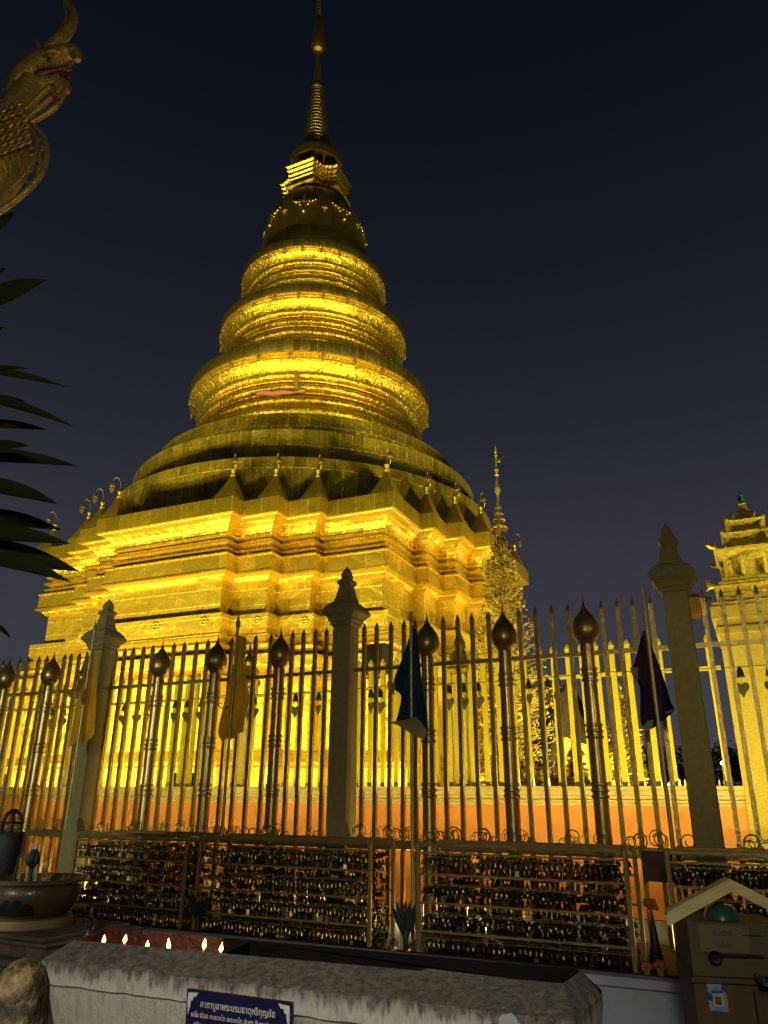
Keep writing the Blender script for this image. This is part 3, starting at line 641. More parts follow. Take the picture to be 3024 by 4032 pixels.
for face in range(4):
    rm = M.Rotation(face * pi / 2, 4, 'Z')
    m = MB()
    for x in (-.11, .11):                                # a niche: two columns and a pointed arch
        m.tube([rm @ V((x, -.31, .36)), rm @ V((x, -.315, .56))], .022, 8); m.ball(rm @ V((x, -.315, .57)), .03, 8, 5)
    P = [(-.15, 0), (.15, 0), (.13, .07), (.08, .12), (.0, .19), (-.08, .12), (-.13, .07)]
    m.prism(P, .03, rm @ M.Translation((0, -.325, .58)) @ M.Rotation(pi / 2, 4, 'X'), .15)
    m.build('niche', 'shrine_gold', sh)
    m = MB(); rnd = random.Random(face)
    for z, w2, y in ((.775, .37, -.37), (1.03, .25, -.265), (1.24, .19, -.20)):
        if face in (1, 2): continue
        for i in range(7):
            x = -w2 + 2 * w2 * i / 6; hh = .035 + (.035 if i in (0, 6) else .0)
            MB().lathe([(.018, 0), (.026, hh * .4), (.004, hh * 1.4)], 6, rm @ V((x, y + .02, z))).build('antefix', 'gold_leaf', sh)
    m = MB(); c0 = rm @ V((-.37, -.37, .77)); dd = (rm @ V((-1, -1, 0))).normalized()
    m.tube([c0 - dd * .05, c0 + dd * .03 + Z * .01, c0 + dd * .08 + Z * .05, c0 + dd * .07 + Z * .10], [.025, .022, .016, .006], 7)
    m.build('corner_hook', 'gold_leaf', sh)
    m = MB(); c0 = rm @ V((-.42, -.42, .19))
    for j in range(5):
        a = -.5 + j * .45
        m.tube([c0, c0 + dd * .07 + Z * (.02 * j - .03), c0 + dd * (.11 - .01 * j) + Z * (.05 * j - .07)], [.03, .022, .005], 6)
    m.build('leaf_scroll', 'gold_leaf', sh)

# ================================================================== OUTER SPEAR FENCE
NF = 6.30
PIL = [a + SOF for a in (-6.75, -3.55, -.40, 2.61, 5.7)]
POSTS = [[a + SOF for a in r] for r in ([-5.78, -5.01, -4.27], [-2.64, -1.90, -1.12], [.46, 1.18, 1.88], [3.45, 4.2, 4.95])]
blab = ['far left bay of dark spear fence running to the photo edge', 'spear fence bay between the grey lit pillar and the middle pillar', 'spear fence bay between the middle pillar and the tall right pillar', 'short end of spear fence right of the tall right pillar']
sp0 = po0 = None; sc0 = []
def scroll(rnd):
    m = MB(); x = 0
    for k in range(rnd.choice((1, 2, 2, 3))):
        d = rnd.choice((-1, 1)); R0_ = rnd.uniform(.034, .075); pts = []; turns = rnd.uniform(1.1, 1.7); cx = x + rnd.uniform(-.03, .03)
        for i in range(22):
            t = i / 21; a = -pi / 2 + d * t * turns * 2 * pi; r = R0_ * (1 - .62 * t)
            pts.append((cx + r * cos(a), rnd.uniform(-.001, .001) + .012 * k, R0_ * 1.02 + r * sin(a)))
        m.tube(pts, .0048, 5); x += rnd.uniform(.05, .09)
    return m
rnd = random.Random(3)
SCM = [scroll(rnd).build('scroll', 'spear') for k in range(7)]
for b, lb in enumerate(blab):
    p0_, p1_ = PIL[b] + .10, PIL[b + 1] - .10
    o = thing('spear_fence', lb, 'fence', W((PIL[b] + PIL[b + 1]) / 2, NF, .62), -AZ, 'bays of the spear fence'); c = (PIL[b] + PIL[b + 1]) / 2
    MB().box((0, 0, 2.12), (p1_ - p0_, .02, .035)).build('rail', 'spear', o)
    MB().box((0, -.02, .63), (p1_ - p0_, .10, .07), b=.006).build('beam', 'spear', o)
    edges = [p0_ - .03] + POSTS[b] + [p1_ + .03]
    for i in range(4):
        cnt = 5 if (i == 0) else 4
        for k in range(cnt):
            s = edges[i] + (edges[i + 1] - edges[i]) * (k + 1) / (cnt + 1)
            if s > 4.1 + SOF or s < -6.4 + SOF: continue
            lo = (s - c, random.uniform(-.004, .004), 0); ro = (random.uniform(-.006, .006), random.uniform(-.007, .007), random.uniform(-.04, .04))
            if sp0 is None: sp0 = bar_mesh(.033, .034, 0, 2.56, .085).build('spear', 'spear', o, lo); sp0.rotation_euler = ro
            else: copy_part(sp0, o, lo, ro)
    for s in POSTS[b]:
        if s > 4.1 + SOF or s < -6.4 + SOF: continue
        lo = (s - c, -.03, 0)
        if po0 is None:
            po0 = MB().lathe([(.062, 0), (.058, .8), (.054, 2.14)], 24).build('bronze_post', 'bronze', o, lo)
            MB().lathe([(.050, 2.12), (.058, 2.15), (.054, 2.18), (.060, 2.20), (.085, 2.225), (.108, 2.27), (.113, 2.31), (.104, 2.36), (.082, 2.41), (.052, 2.45), (.026, 2.485), (.012, 2.52), (.004, 2.57), (.001, 2.60)], 28).build('onion_cap', 'bronze_dark', po0)
            for zz in (1.94, 1.50, 1.06):
                m = MB()
                for q_ in (-.045, 0, .045): m.lathe([(.05, zz + q_ - .016), (.067, zz + q_ - .009), (.070, zz + q_), (.067, zz + q_ + .009), (.05, zz + q_ + .016)], 24, caps=False)
                m.lathe([(.058, zz - .06), (.060, zz + .06)], 24, caps=False); m.build('ring_collar', 'bronze', po0)
        else: copy_part(po0, o, lo, (0, 0, random.uniform(0, 6)))
    s = p0_ + .1; i = 0
    while s < min(p1_, 4.0 + SOF):
        if s > -5.2 + SOF: copy_part(rnd.choice(SCM), o, (s - c, -.11 + rnd.uniform(-.02, .02), .655), (rnd.uniform(-.25, .1), 0, rnd.uniform(-.3, .3) + (pi if rnd.random() < .5 else 0)))
        s += rnd.uniform(.12, .24)
for q_ in SCM: bpy.data.objects.remove(q_)
def fpillar(s, lb, hs=0):
    o = thing('fence_pillar', lb, 'pillar', W(s, NF, .62), -AZ, 'masonry pillars of the spear fence')
    sq(MB(), [(.099, 0), (.097, .7), (.091, 2.54 + hs)]).build('shaft', 'pillar', o)
    sq(MB(), [(.092, 2.54), (.112, 2.55), (.112, 2.575), (.128, 2.59), (.128, 2.615), (.175, 2.665), (.178, 2.69), (.165, 2.70), (.15, 2.735), (.105, 2.775), (.086, 2.79), (.088, 2.81), (.080, 2.82), (.058, 2.93)]).build('capital', 'pillar', o)
    sq(MB(), [(.058, 2.93), (.054, 2.94), (.058, 2.955), (.075, 2.975), (.070, 3.0), (.044, 3.015), (.040, 3.03), (.046, 3.045), (.036, 3.09), (.002, 3.15)]).build('finial', 'pillar', o)
fpillar(-3.55 + SOF, 'grey green lit fence pillar with stepped cap left of the yellow flag')
fpillar(-.40 + SOF, 'dark brown middle fence pillar with bulbous finial in front of the stupa')
fpillar(2.61 + SOF, 'tall olive fence pillar at the right beside the purple flag')

# ================================================================== BELL RACKS
NRK = 5.42
bellmesh = small_bell(MB(), (0, 0, 0), .062, leaf=False, n=9)
bellmesh.tube([(0, 0, -.03), (0, 0, -.058)], .002, 4); bellmesh.box((0, 0, -.074), (.026, .003, .038))
bm0 = bellmesh.build('hanging_bell', 'bellm'); BELLME = bm0.data; bpy.data.objects.remove(bm0)
MT['bellm2'] = mat('darker brass bell', (.13, .10, .05), .3, 1, .25, 20, .1, 80, dark=.5)  # darker brass for the bells merged into one mesh
racks = [(-3.05, -1.80, 'brass rail rack hung with rows of small bells, behind the candle trough left end'),
         (-1.66, -.10, 'wide brass rail rack of small bells directly below the middle pillar'),
         (.28, 1.72, 'brass rail rack of small bells right of the blue flag pole'),
         (1.98, 3.4, 'brass rail rack of small bells behind the donation box')]
RL = ('small tarnished bell hanging in a dense row on the left rack', 'small tarnished bell hanging in a dense row below the middle pillar', 'small tarnished bell hanging in a dense row right of the blue flag', 'small tarnished bell hanging in a dense row behind the donation box')
nbell = 0; back = MB()
LV = (.585, .405, .225, .075)
vs0 = [tuple(v.co) for v in BELLME.vertices]; fs0 = [tuple(p.vertices) for p in BELLME.polygons]
for ri, (s0, s1, lb) in enumerate(racks):
    s0 += SRK; s1 += SRK
    L = s1 - s0; c = (s0 + s1) / 2
    o = thing('bell_rack', lb, 'rack', W(c, NRK, .625), -AZ, 'brass bell racks along the fence')
    lg = None
    for x in (-L / 2, L / 2):
        for y in (0, .40):
            zz = 0
            if lg is None: lg = MB().box((0, 0, .345), (.028, .028, .69), b=.004).build('leg', 'rack', o, (x, y, 0))
            else: copy_part(lg, o, (x, y, 0))
    MB().box((0, 0, .682), (L - .03, .03, .03), b=.004).build('top_beam', 'rack', o)
    MB().box((0, .40, .682), (L - .03, .03, .03), b=.004).build('top_beam', 'rack', o)
    MB().box((0, 0, .625), (L - .03, .014, .014)).build('rail', 'rack', o)
    for z in (.49, .31, .135):
        MB().box((0, -.012, z), (L - .02, .012, .016)).build('rail', 'rack', o)
        MB().box((0, .40, z + .02), (L - .02, .012, .014)).build('rail', 'rack', o)
    rods = MB()
    n = int(L / .036)
    for li, z in enumerate(LV):
        for row in range(6):
            y = .035 + row * .065; zz = z + row * .004 - (.088 if row in (2, 4) else 0)
            rods.tube([(-L / 2 + .01, y, zz + .012), (L / 2 - .01, y, zz + .012)], .003, 4)
            for k in range(n):
                x = -L / 2 + .03 + (L - .05) * (k + .5 * (row % 2)) / n
                if x > L / 2 - .02 or random.random() < .03: continue
                gap = 0
                if row > 0 and (int((x + 7) / .11) % 3 == 0) and random.random() < .40: continue
                if row > 0 and random.random() < .08: continue
                zj = zz + random.uniform(-.012, .006); P = V((x, y, zj)); hidden = W(c + x, NRK + y, 0)
                if row == 0 and c + x < 2.75 + SRK and nbell < 298 and not (ri == 0 and x < -.28):
                    b = bpy.data.objects.new('hanging_bell', BELLME); COL.objects.link(b)
                    b.location = W(c + x, NRK + y, .625 + zj); b.rotation_euler = (random.uniform(-.10, .10), random.uniform(-.10, .10), random.uniform(0, 6)); sc_ = random.uniform(.82, 1.12); b.scale = (sc_, sc_, sc_)
                    tag(b, RL[ri], 'bell', RL[ri].replace('small tarnished bell hanging', 'small bells')); nbell += 1
                else:
                    q_ = W(c + x, NRK + y, .625 + zj); a = random.uniform(0, 6); ca, sa = cos(a), sin(a)
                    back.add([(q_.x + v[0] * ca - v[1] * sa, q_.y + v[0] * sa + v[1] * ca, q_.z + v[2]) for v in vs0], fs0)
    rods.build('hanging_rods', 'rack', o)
o = back.build('back_row_bells', 'bellm2'); tag(o, 'dense mass of small dark bells filling the back rows of the racks', 'bells', kind='stuff')

# ================================================================== FLAGS
def smooth_line(P, t):
    n = len(P) - 1; x = min(max(t, 0), 1) * n; i = min(int(x), n - 1); f = x - i
    p0, p1, p2, p3 = P[max(i - 1, 0)], P[i], P[i + 1], P[min(i + 2, n)]
    return tuple(.5 * (2 * b + (c - a) * f + (2 * a - 5 * b + 4 * c - d) * f * f + (-a + 3 * b - 3 * c + d) * f ** 3) for a, b, c, d in zip(p0, p1, p2, p3))
NFL = 5.853
def flag(lb, top, bot, Lp, Rp, cloth, folds, finial=False, hems=(), zb=None, gp=None):
    s, z1 = onn(top[0], top[1], NFL); s2, z0 = onn(bot[0], bot[1], NFL)
    if zb is not None: z0 = zb
    o = thing('flag', lb, 'flag', W(s, NFL, z0), -AZ, 'flags on poles along the fence')
    MB().lathe([(.0145, 0), (.0135, z1 - z0)], 12).build('pole', 'pole', o)
    if finial: MB().lathe([(.014, z1 - z0), (.02, z1 - z0 + .015), (.024, z1 - z0 + .05), (.012, z1 - z0 + .09), (.002, z1 - z0 + .15)], 10).build('spear_tip', 'pole', o)
    wide = lambda P: [(s + (a - s) * 1.18, b) for a, b in (onn(x, y, NFL) for x, y in P)]; LW = wide(Lp); RW = wide(Rp)
    m = MB(); nt_, nq = 36, 28; vs = []
    for i in range(nt_ + 1):
        t = i / nt_; a = smooth_line(LW, t); b = smooth_line(RW, t)
        for j in range(nq + 1):
            q_ = j / nq; x = a[0] + (b[0] - a[0]) * q_ - s; z = a[1] + (b[1] - a[1]) * q_ - z0
            y = .024 + (.008 + .026 * t) * (sin(q_ * folds * pi + 1.3 * t + .6) + .35 * sin(q_ * folds * 2.3 * pi + 3 * t)) * min(1, t * 4)
            vs.append((x, y + .02, z))
    fs = [(i * (nq + 1) + j, i * (nq + 1) + j + 1, (i + 1) * (nq + 1) + j + 1, (i + 1) * (nq + 1) + j) for i in range(nt_) for j in range(nq)]
    k = len(vs); allv = vs + [(x, y + .004, z) for x, y, z in vs]
    allf = fs + [tuple(q_ + k for q_ in f[::-1]) for f in fs]
    rim = [i * (nq + 1) for i in range(nt_ + 1)] + [nt_ * (nq + 1) + j for j in range(1, nq + 1)] + [i * (nq + 1) + nq for i in range(nt_ - 1, -1, -1)] + list(range(nq - 1, 0, -1))
    for a, b in zip(rim, rim[1:] + rim[:1]): allf.append((a, b, b + k, a + k))
    cl = m.add(allv, allf, True).build('cloth', cloth, o)
    for P, mt, nm in hems:
        Q = [onn(x, y, NFL) for x, y in P]
        MB().prism([((a - s) * 1.18, b - z0) for a, b in Q], .006, M.Translation((0, -.045, 0)) @ M.Rotation(pi / 2, 4, 'X')).build(nm, mt, cl)
    return o, s, z0, cl
f1 = flag('amber flag with a wheel emblem hanging limp left of the grey pillar', (370, 2497), (262, 3262), [(362, 2560), (300, 2735), (283, 2790), (253, 2945)], [(370, 2560), (368, 2700), (366, 2800), (360, 2895)], 'orange_cloth', 3, True)
m = MB(); cx, cz = onn(342, 2745, NFL); cx -= f1[1]; cz -= f1[2]
m.tube([(cx + .055 * cos(a) * .6, -.034, cz + .075 * sin(a)) for a in [2 * pi * k / 24 for k in range(25)]], .007, 6)
for k in range(4): a = pi * k / 4; m.tube([(cx - .05 * cos(a) * .6, -.034, cz - .07 * sin(a)), (cx + .05 * cos(a) * .6, -.034, cz + .07 * sin(a))], .004, 5)
m.build('wheel_emblem', 'emblem_red', f1[3])
f2 = flag('mustard yellow flag with a dark emblem hanging from a spear tipped pole', (936, 2475), (875, 3288), [(930, 2500), (900, 2650), (868, 2780), (848, 2880), (866, 2925)], [(943, 2500), (952, 2660), (963, 2755), (948, 2800), (938, 2880)], 'yellow_cloth', 3.5, True)
m = MB(); cx, cz = onn(880, 2772, NFL); cx -= f2[1]; cz -= f2[2]
m.tube([(cx + .035 * cos(a) + .012 * a - .03, -.036, cz + .016 * sin(a) - .006 * a) for a in [k * .35 for k in range(24)]], .005, 6)
m.build('emblem', 'emblem', f2[3])
flag('navy blue flag with pale hem hanging in front of the middle fence bay', (1618, 2410), (1629, 3640), [(1616, 2470), (1585, 2570), (1547, 2690), (1572, 2740), (1553, 2845)], [(1630, 2470), (1645, 2640), (1660, 2760), (1672, 2830), (1668, 2912)], 'blue_cloth', 3,
     hems=(([(1553, 2843), (1600, 2838), (1642, 2826), (1660, 2845), (1679, 2882), (1668, 2915), (1630, 2892), (1585, 2860)], 'cream_cloth', 'pale_hem'), ([(1545, 2690), (1574, 2690), (1570, 2740), (1552, 2716)], 'cream_cloth', 'pale_fold')), zb=.63)
flag('dark purple flag with cream lining hanging beside the tall right pillar', (2527, 2314), (2645, 3345), [(2530, 2480), (2505, 2600), (2492, 2640), (2522, 2700), (2527, 2830), (2548, 2880)], [(2541, 2480), (2580, 2590), (2615, 2700), (2630, 2760), (2642, 2800), (2590, 2850)], 'purple_cloth', 3,
     hems=(([(2494, 2632), (2524, 2630), (2522, 2682), (2505, 2650)], 'cream_cloth', 'pale_fold'), ([(2543, 2868), (2560, 2838), (2580, 2836), (2575, 2862), (2552, 2884)], 'cream_cloth', 'pale_hem'), ([(2618, 2806), (2640, 2795), (2643, 2803), (2625, 2812)], 'cream_cloth', 'pale_hem')))

# ================================================================== CANDLE TROUGH
IFL, IFR, IBL, IBR = onz(289, 3701, 1.0), onz(2217, 3872, 1.0), onz(424, 3654, 1.0), onz(2290, 3821, 1.0)
OFL, OFR, OBR = onz(161, 3782, .94), onz(2266, 4020, .94), onz(2368, 3917, .94)
ut = (IFR - IFL).normalized(); vt = V((-ut.y, ut.x, 0))
OBL = IBL - ut * .09 + vt * .10; OBL.z = .94; OBR2 = OBR.copy()
o = thing('candle_trough', 'long weathered white concrete candle trough with grey stained sloping rim', 'trough', (0, 0, 0))
tm = MB()
outer = [OFL, OFR, OBR, OBL]; inner = [IFL, IFR, IBR, IBL]
def loop(pts, z, shrink):
    c = sum(pts, V()) / 4; R = []
    for i, p in enumerate(pts):
        a = (pts[i - 1] - p).normalized(); b = (pts[(i + 1) % 4] - p).normalized(); q_ = p + (a + b) * shrink; R.append(V((q_.x, q_.y, z)))
    return R
floor_ = loop(inner, .93, .02)
L = [floor_, loop(inner, .985, -.0), inner, outer, loop(outer, .858, .0), loop(outer, .848, .035), loop(outer, .60, .10), loop(outer, .585, .09), loop(outer, .30, .12), loop(outer, 0, .10)]
# subdivide along the long sides so the edges can be a little uneven
vs = []; NSEG = 40; rnd = random.Random(5)
for k, lp in enumerate(L):
    for i in range(4):
        a, b = lp[i], lp[(i + 1) % 4]; ns_ = NSEG if i % 2 == 0 else 8
        for j in range(ns_):
            p = a.lerp(b, j / ns_); w_ = .0035 if k in (3, 4) else .0006
            vs.append(p + V((rnd.uniform(-w_, w_), rnd.uniform(-w_, w_), rnd.uniform(-w_, w_))))
n = 2 * NSEG + 16; fs = []
for k in range(1, len(L) - 1):
    for i in range(n): j = (i + 1) % n; fs.append((k * n + i, k * n + j, (k + 1) * n + j, (k + 1) * n + i))
tm.add(vs, fs); body = tm.build('basin', 'trough', o)
# lining: red wax at the left where candles burn, soot elsewhere
w0 = loop(inner, .999, .008)
def lining(t0, t1, mt, nm):
    m = MB(); q_ = [w0[0].lerp(w0[1], t0), w0[0].lerp(w0[1], t1), w0[3].lerp(w0[2], t1), w0[3].lerp(w0[2], t0)]; dn = V((0, 0, -.075))
    N = 24; vs = []; fs = []; r2 = random.Random(2)
    for i in range(N + 1):
        f, b = q_[0].lerp(q_[1], i / N), q_[3].lerp(q_[2], i / N)
        row = [f, f + dn * .9] + [(f + dn).lerp(b + dn, k / 6) + V((0, 0, r2.uniform(0, .012))) for k in range(1, 6)] + [b + dn * .9, b]
        vs += row
    K = len(row)
    for i in range(N):
        for k in range(K - 1): fs.append((i * K + k, (i + 1) * K + k, (i + 1) * K + k + 1, i * K + k + 1))
    fs += [tuple(range(K)), tuple(N * K + k for k in range(K))]
    m.add(vs, fs, True).build(nm, mt, body)
def back_rim(t0, t1, mt, nm):
    bk = MB(); i0, o0 = IBL + vt * -.016, OBL + vt * .02; i1, o1 = IBR + vt * -.016 - ut * .01, OBR + vt * .02
    e = [i0.lerp(i1, t0), i0.lerp(i1, t1), o0.lerp(o1, t1), o0.lerp(o1, t0)]
    bk.hexa([V((p.x, p.y, z_ + .006)) for p, z_ in zip(e, (1.0, 1.0, .945, .945))], [V((p.x, p.y, .90)) for p in e]); bk.build(nm, mt, body)
back_rim(0, .30, 'wax', 'waxy_back_rim'); back_rim(.3005, 1, 'soot', 'oily_back_rim')
lining(.0, .36, 'wax', 'wax_lining'); lining(.361, 1, 'soot', 'soot_lining')
# drain hole with broken plaster
s_, z_ = onn(2085, 4040, 2.62)
hole = onz(2090, 4030, .86)
m = MB(); nrm = -vt; xm = M.Translation(OFL.lerp(OFR, .905) + V((0, 0, -.10)) - vt * .0)
c = OFL.lerp(OFR, .905); c = V((c.x, c.y, .902)) - vt * .004
fr = M((ut, V((0, 0, 1)), -vt)).transposed().to_4x4(); fr.translation = c
rr = random.Random(9)
m.prism([((.044 + rr.uniform(-.012, .012)) * cos(a), (.040 + rr.uniform(-.010, .010)) * sin(a)) for a in [2 * pi * k / 18 for k in range(18)]], .012, fr, .12); m.build('broken_plaster', 'white_wall', body)
fr2 = fr.copy(); fr2.translation = c - vt * .008 + V((.008, 0, -.020)); m = MB(); m.prism([(.030 * cos(a), .030 * sin(a)) for a in [2 * pi * k / 16 for k in range(16)]], .006, fr2); m.build('drain_hole', 'black', body)
# candles
CL = ((422, 3698, .030, 0), (540, 3696, .034, .05), (573, 3718, .022, 0), (688, 3717, .045, 0), (855, 3716, .040, .06), (899, 3732, .030, .05))
CLB = ('lone candle flame at the left end of the trough', 'orange candle with round flame, second from the trough left end', 'short guttering flame beside the orange candle with round flame', 'tall wide flame in the middle of the burning candles', 'orange candle with the tallest thin flame', 'last orange candle to the right in the trough')
for (px, py, fh, ch), lb in zip(CL, CLB):
    P = onz(px, py, 1.0); t = (P - IFL).dot(ut); base = IFL + ut * t + vt * (.055 if ch < .055 else .075)
    P = at(px, py, base.y)                         # flame centre
    o = thing('candle', lb, 'candle', (base.x, base.y, .93), 0, 'lit candles in the trough')
    top = P.z - fh * .55 - .93
    MB().lathe([(.0065, 0), (.006, max(.01, top - .004)), (.002, max(.012, top))], 8).build('wax_stick', 'candle', o)
    lx, ly = random.uniform(-.004, .004), random.uniform(-.003, .003); fh0 = fh
    MB().lathe([(.0020, top), (.0075, top + fh * .22), (.0092, top + fh * .4), (.0066, top + fh * .68), (.0028, top + fh * .95), (.0003, top + fh * random.uniform(1.0, 1.3))], 10, caps=False, sh=lambda z, t0=top, h=fh, a=lx, b=ly: (a * max(0, (z - t0) / h) ** 2, b * max(0, (z - t0) / h) ** 2)).build('flame', 'flame', o)
    lamp('POINT', (base.x, base.y, P.z), (0, 0, 0), .55, (1.0, .50, .16), .012)

# ================================================================== BLUE SIGN
tl, tr = onn(740, 3890, 2.45), onn(1155, 3945, 2.45)
wd = tr[0] - tl[0]; cxs = (tl[0] + tr[0]) / 2; rot = 0
sg = thing('prayer_sign', 'navy blue sign with white Thai prayer lettering and corner flourishes leaning on the trough', 'sign', W(cxs, 2.45, tl[1]), -AZ)
tilt = M.Rotation(R_(4), 4, 'X') @ M.Rotation(atan2(tr[1] - tl[1], wd), 4, 'Y').inverted()
HS = .36
bo = MB().box((0, 0, -HS / 2), (wd, .012, HS), tilt, b=.002).build('board', 'sign_blue', sg)
def letter(body, size, x, z, parent, mt='sign_white', y=-.0085, base=None, wfit=None):
    me = text_mesh(body, size, .0008); me.materials.clear(); me.materials.append(MT[mt])
    xs = [v.co.x for v in me.vertices]; k = wfit / (max(xs) - min(xs)) if wfit else 1
    T_ = (base or tilt) @ M.Translation((x, y, z)) @ M.Rotation(pi / 2, 4, 'X') @ M.Diagonal((k, 1, 1, 1))
    me.transform(T_); return link('lettering', me, parent)
letter('คาถาบูชาพระบรมธาตุหริภุญชัย', .030, .0, -.040, bo, wfit=wd * .70)
letter('นะโม ตัสสะ ภะคะวะโต อะระหะโต สัมมา สัมพุทธัสสะ ๓ จบ', .021, .0, -.074, bo, wfit=wd * .88)
letter('สุวัณณะเจติยัง หริภุญชะยัฏฐัง', .021, -.05, -.103, bo, wfit=wd * .60)
for sx_ in (-1, 1):
    P = [(x_ * .8, z_ * .8) for x_, z_ in [(0, 0), (.055, .004), (.040, -.014), (.028, -.012), (.024, -.028), (.014, -.030), (.012, -.052), (.0, -.085), (-.003, -.03)]]
    P = [(sx_ * (x - wd / 2 + .010), z - .010) for x, z in P]
    MB().prism(P, .0012, tilt @ M.Translation((0, -.0078, 0)) @ M.Rotation(pi / 2, 4, 'X')).build('corner_flourish', 'sign_white', bo)

# ================================================================== LEFT FOREGROUND
# bowl on a moulded pedestal
pc = onn(160, 3470, 4.75); BS = pc[0]
o = thing('pedestal', 'moulded pale plaster pedestal under the terracotta bowl', 'pedestal', W(BS, 4.72, 0), -AZ)
m = MB()
for z0, z1, hx, hy in ((0, .30, .85, .56), (.30, .36, .78, .52), (.36, .52, .72, .48), (.52, .56, .80, .53), (.56, .64, .68, .44), (.64, .665, .74, .47), (.665, .69, .66, .42)): m.box((-.05, 0, (z0 + z1) / 2), (hx * 2, hy * 2, z1 - z0), b=.008)
m.build('plaster_steps', 'old_plaster', o)
for k in range(9): MB().prism([(-.035, 0), (0, .05), (.035, 0), (0, -.012)], .012, M.Translation((-.62 + k * .155, -.445, .585)) @ M.Rotation(pi / 2, 4, 'X'), .2).build('carved_leaf', 'stand', o)
MB().lathe([(.32, .69), (.325, .715), (.31, .748), (.20, .752)], 40, (0, -.02, 0)).build('foot_plate', 'stand', o)
bo_ = thing('bowl', 'large scorched terracotta bowl with an olive rim at the left', 'bowl', W(BS, 4.70, .752), -AZ); bo_.scale = (1.17, 1.17, 1.10)
MB().lathe([(.20, 0), (.235, .02), (.275, .08), (.295, .14), (.292, .185), (.282, .20), (.285, .215), (.315, .22), (.318, .235), (.290, .24), (.262, .20), (.25, .05), (.01, .03)], 48, caps=False).build('bowl_body', 'terracotta', bo_)
MB().lathe([(.287, .212), (.320, .217), (.324, .233), (.312, .243), (.288, .243)], 48, caps=False).build('bowl_rim', 'terra_rim', bo_)
# burnt patch on the bowl side: a lobed glaze patch hugging the wall
def bowl_r(z):
    T = ((0.02, .235), (.08, .275), (.14, .295), (.185, .292))
    for (a, ra), (b, rb) in zip(T, T[1:]):
        if a <= z <= b: return ra + (rb - ra) * (z - a) / (b - a)
    return .235
m = MB(); vs = []; fs = []; NA, NZ = 36, 8; ac = -pi / 2 + AZ * .25 + .30
for i in range(NA + 1):
    t = i / NA; a = ac + (t - .5) * 1.05; top = .105 + .026 * abs(sin(t * 4 * pi)) - .07 * abs(2 * t - 1) ** 3
    for j in range(NZ + 1):
        z = .022 + (top - .022) * j / NZ; r = bowl_r(z) + .0035; vs.append((r * cos(a), r * sin(a), z))
for i in range(NA):
    for j in range(NZ): k = i * (NZ + 1) + j; fs.append((k, k + NZ + 1, k + NZ + 2, k + 1))
m.add(vs, fs, True).build('scorched_patch', 'scorch', bo_)
MB().lathe([(.258, .19), (.20, .195), (.001, .20)], 32, caps=False).build('sand_fill', 'stand', bo_)
# incense bundle, green bud and glass things in and around the bowl
def inbowl(px, py): s, z = onn(px, py, 4.72); return s - BS, z
m = MB(); rnd = random.Random(4)
for k in range(16):
    x = -.06 + rnd.uniform(-.06, .05); m.tube([(x, rnd.uniform(-.02, .02), .0), (x * 1.05 + .005, rnd.uniform(-.02, .02), .26 + rnd.uniform(-.05, .03))], .004, 5)
tag(m.build('incense_bundle', 'incense', None, W(BS + .0, 4.70, .985), -AZ), 'bundle of pale incense sticks standing in the terracotta bowl', 'incense')
o = thing('lotus_bud', 'dark green folded lotus bud standing in the terracotta bowl', 'bud', W(BS + .05, 4.60, .985), -AZ)
MB().tube([(0, 0, 0), (0, 0, .14)], .016, 8).build('stem', 'green_leaf', o)
for k in range(6):
    a = k * pi / 3; MB().tube([(.0, 0, .10), (.03 * cos(a), .03 * sin(a), .15), (.032 * cos(a), .032 * sin(a), .19), (.018 * cos(a), .018 * sin(a), .24)], [.012, .02, .016, .003], 7).build('petal', 'green_leaf', o)
def bottle(name, lb, P, h, r, mt='clear_glass', rz=0):
    o = thing(name, lb, 'bottle', P, rz)
    MB().lathe([(r * .9, 0), (r, h * .04), (r, h * .50), (r * .8, h * .64), (r * .42, h * .78), (r * .40, h * .92), (r * .48, h * .94), (r * .48, h), (r * .36, h), (r * .32, h * .78), (r * .70, h * .62), (r * .9, h * .5), (r * .88, h * .06), (.001, h * .05)], 20, caps=False).build('glass_body', mt, o)
    return o
s, z = onn(352, 3655, 4.5); bottle('glass_bottle', 'clear glass bottle standing beside the terracotta bowl', W(s, 4.5, .69), .19, .030)
bottle('glass_bottle', 'small clear bottle standing inside the terracotta bowl left side', W(BS - .12, 4.62, .985), .17, .026)
bottle('glass_bottle', 'small clear bottle with white flower standing inside the terracotta bowl right side', W(BS + .13, 4.66, .985), .11, .022)
m = MB(); rnd = random.Random(6)
for k in range(9): a = k * .7; m.ball((.014 * cos(a), .014 * sin(a), .01 * (k % 3)), .011, 7, 5)
tag(m.build('white_flower', 'white_flower', None, W(BS + .13, 4.66, 1.105), 0), 'white blossom standing in the small bottle in the terracotta bowl', 'flower')
# black iron burner with a pierced crown
s, z = onn(8, 3480, 4.95)
o = thing('incense_burner', 'black cast iron burner with pierced crown at the left edge behind the bowl', 'burner', W(s, 4.95, .72), -AZ)
zt = lambda y: onn(8, y, 4.95)[1] - .72
zc0, zb0, zt0 = zt(3470), zt(3275), zt(3190)
MB().lathe([(.09, 0), (.10, zc0 * .5), (.085, zc0), (.10, zc0 + .06), (.128, (zc0 + zb0) / 2 + .04), (.132, zb0 - .03), (.11, zb0), (.02, zb0 + .004)], 28).build('pot', 'iron', o)
for k in range(6):
    a = k * pi / 3 + .3; h = zt0 - zb0
    MB().tube([(.085 * cos(a), .085 * sin(a), zb0 - .01), (.088 * cos(a), .088 * sin(a), zb0 + h * .45), (.06 * cos(a), .06 * sin(a), zb0 + h * .85), (0, 0, zt0 - .012)], .013, 7).build('crown_rib', 'iron', o)
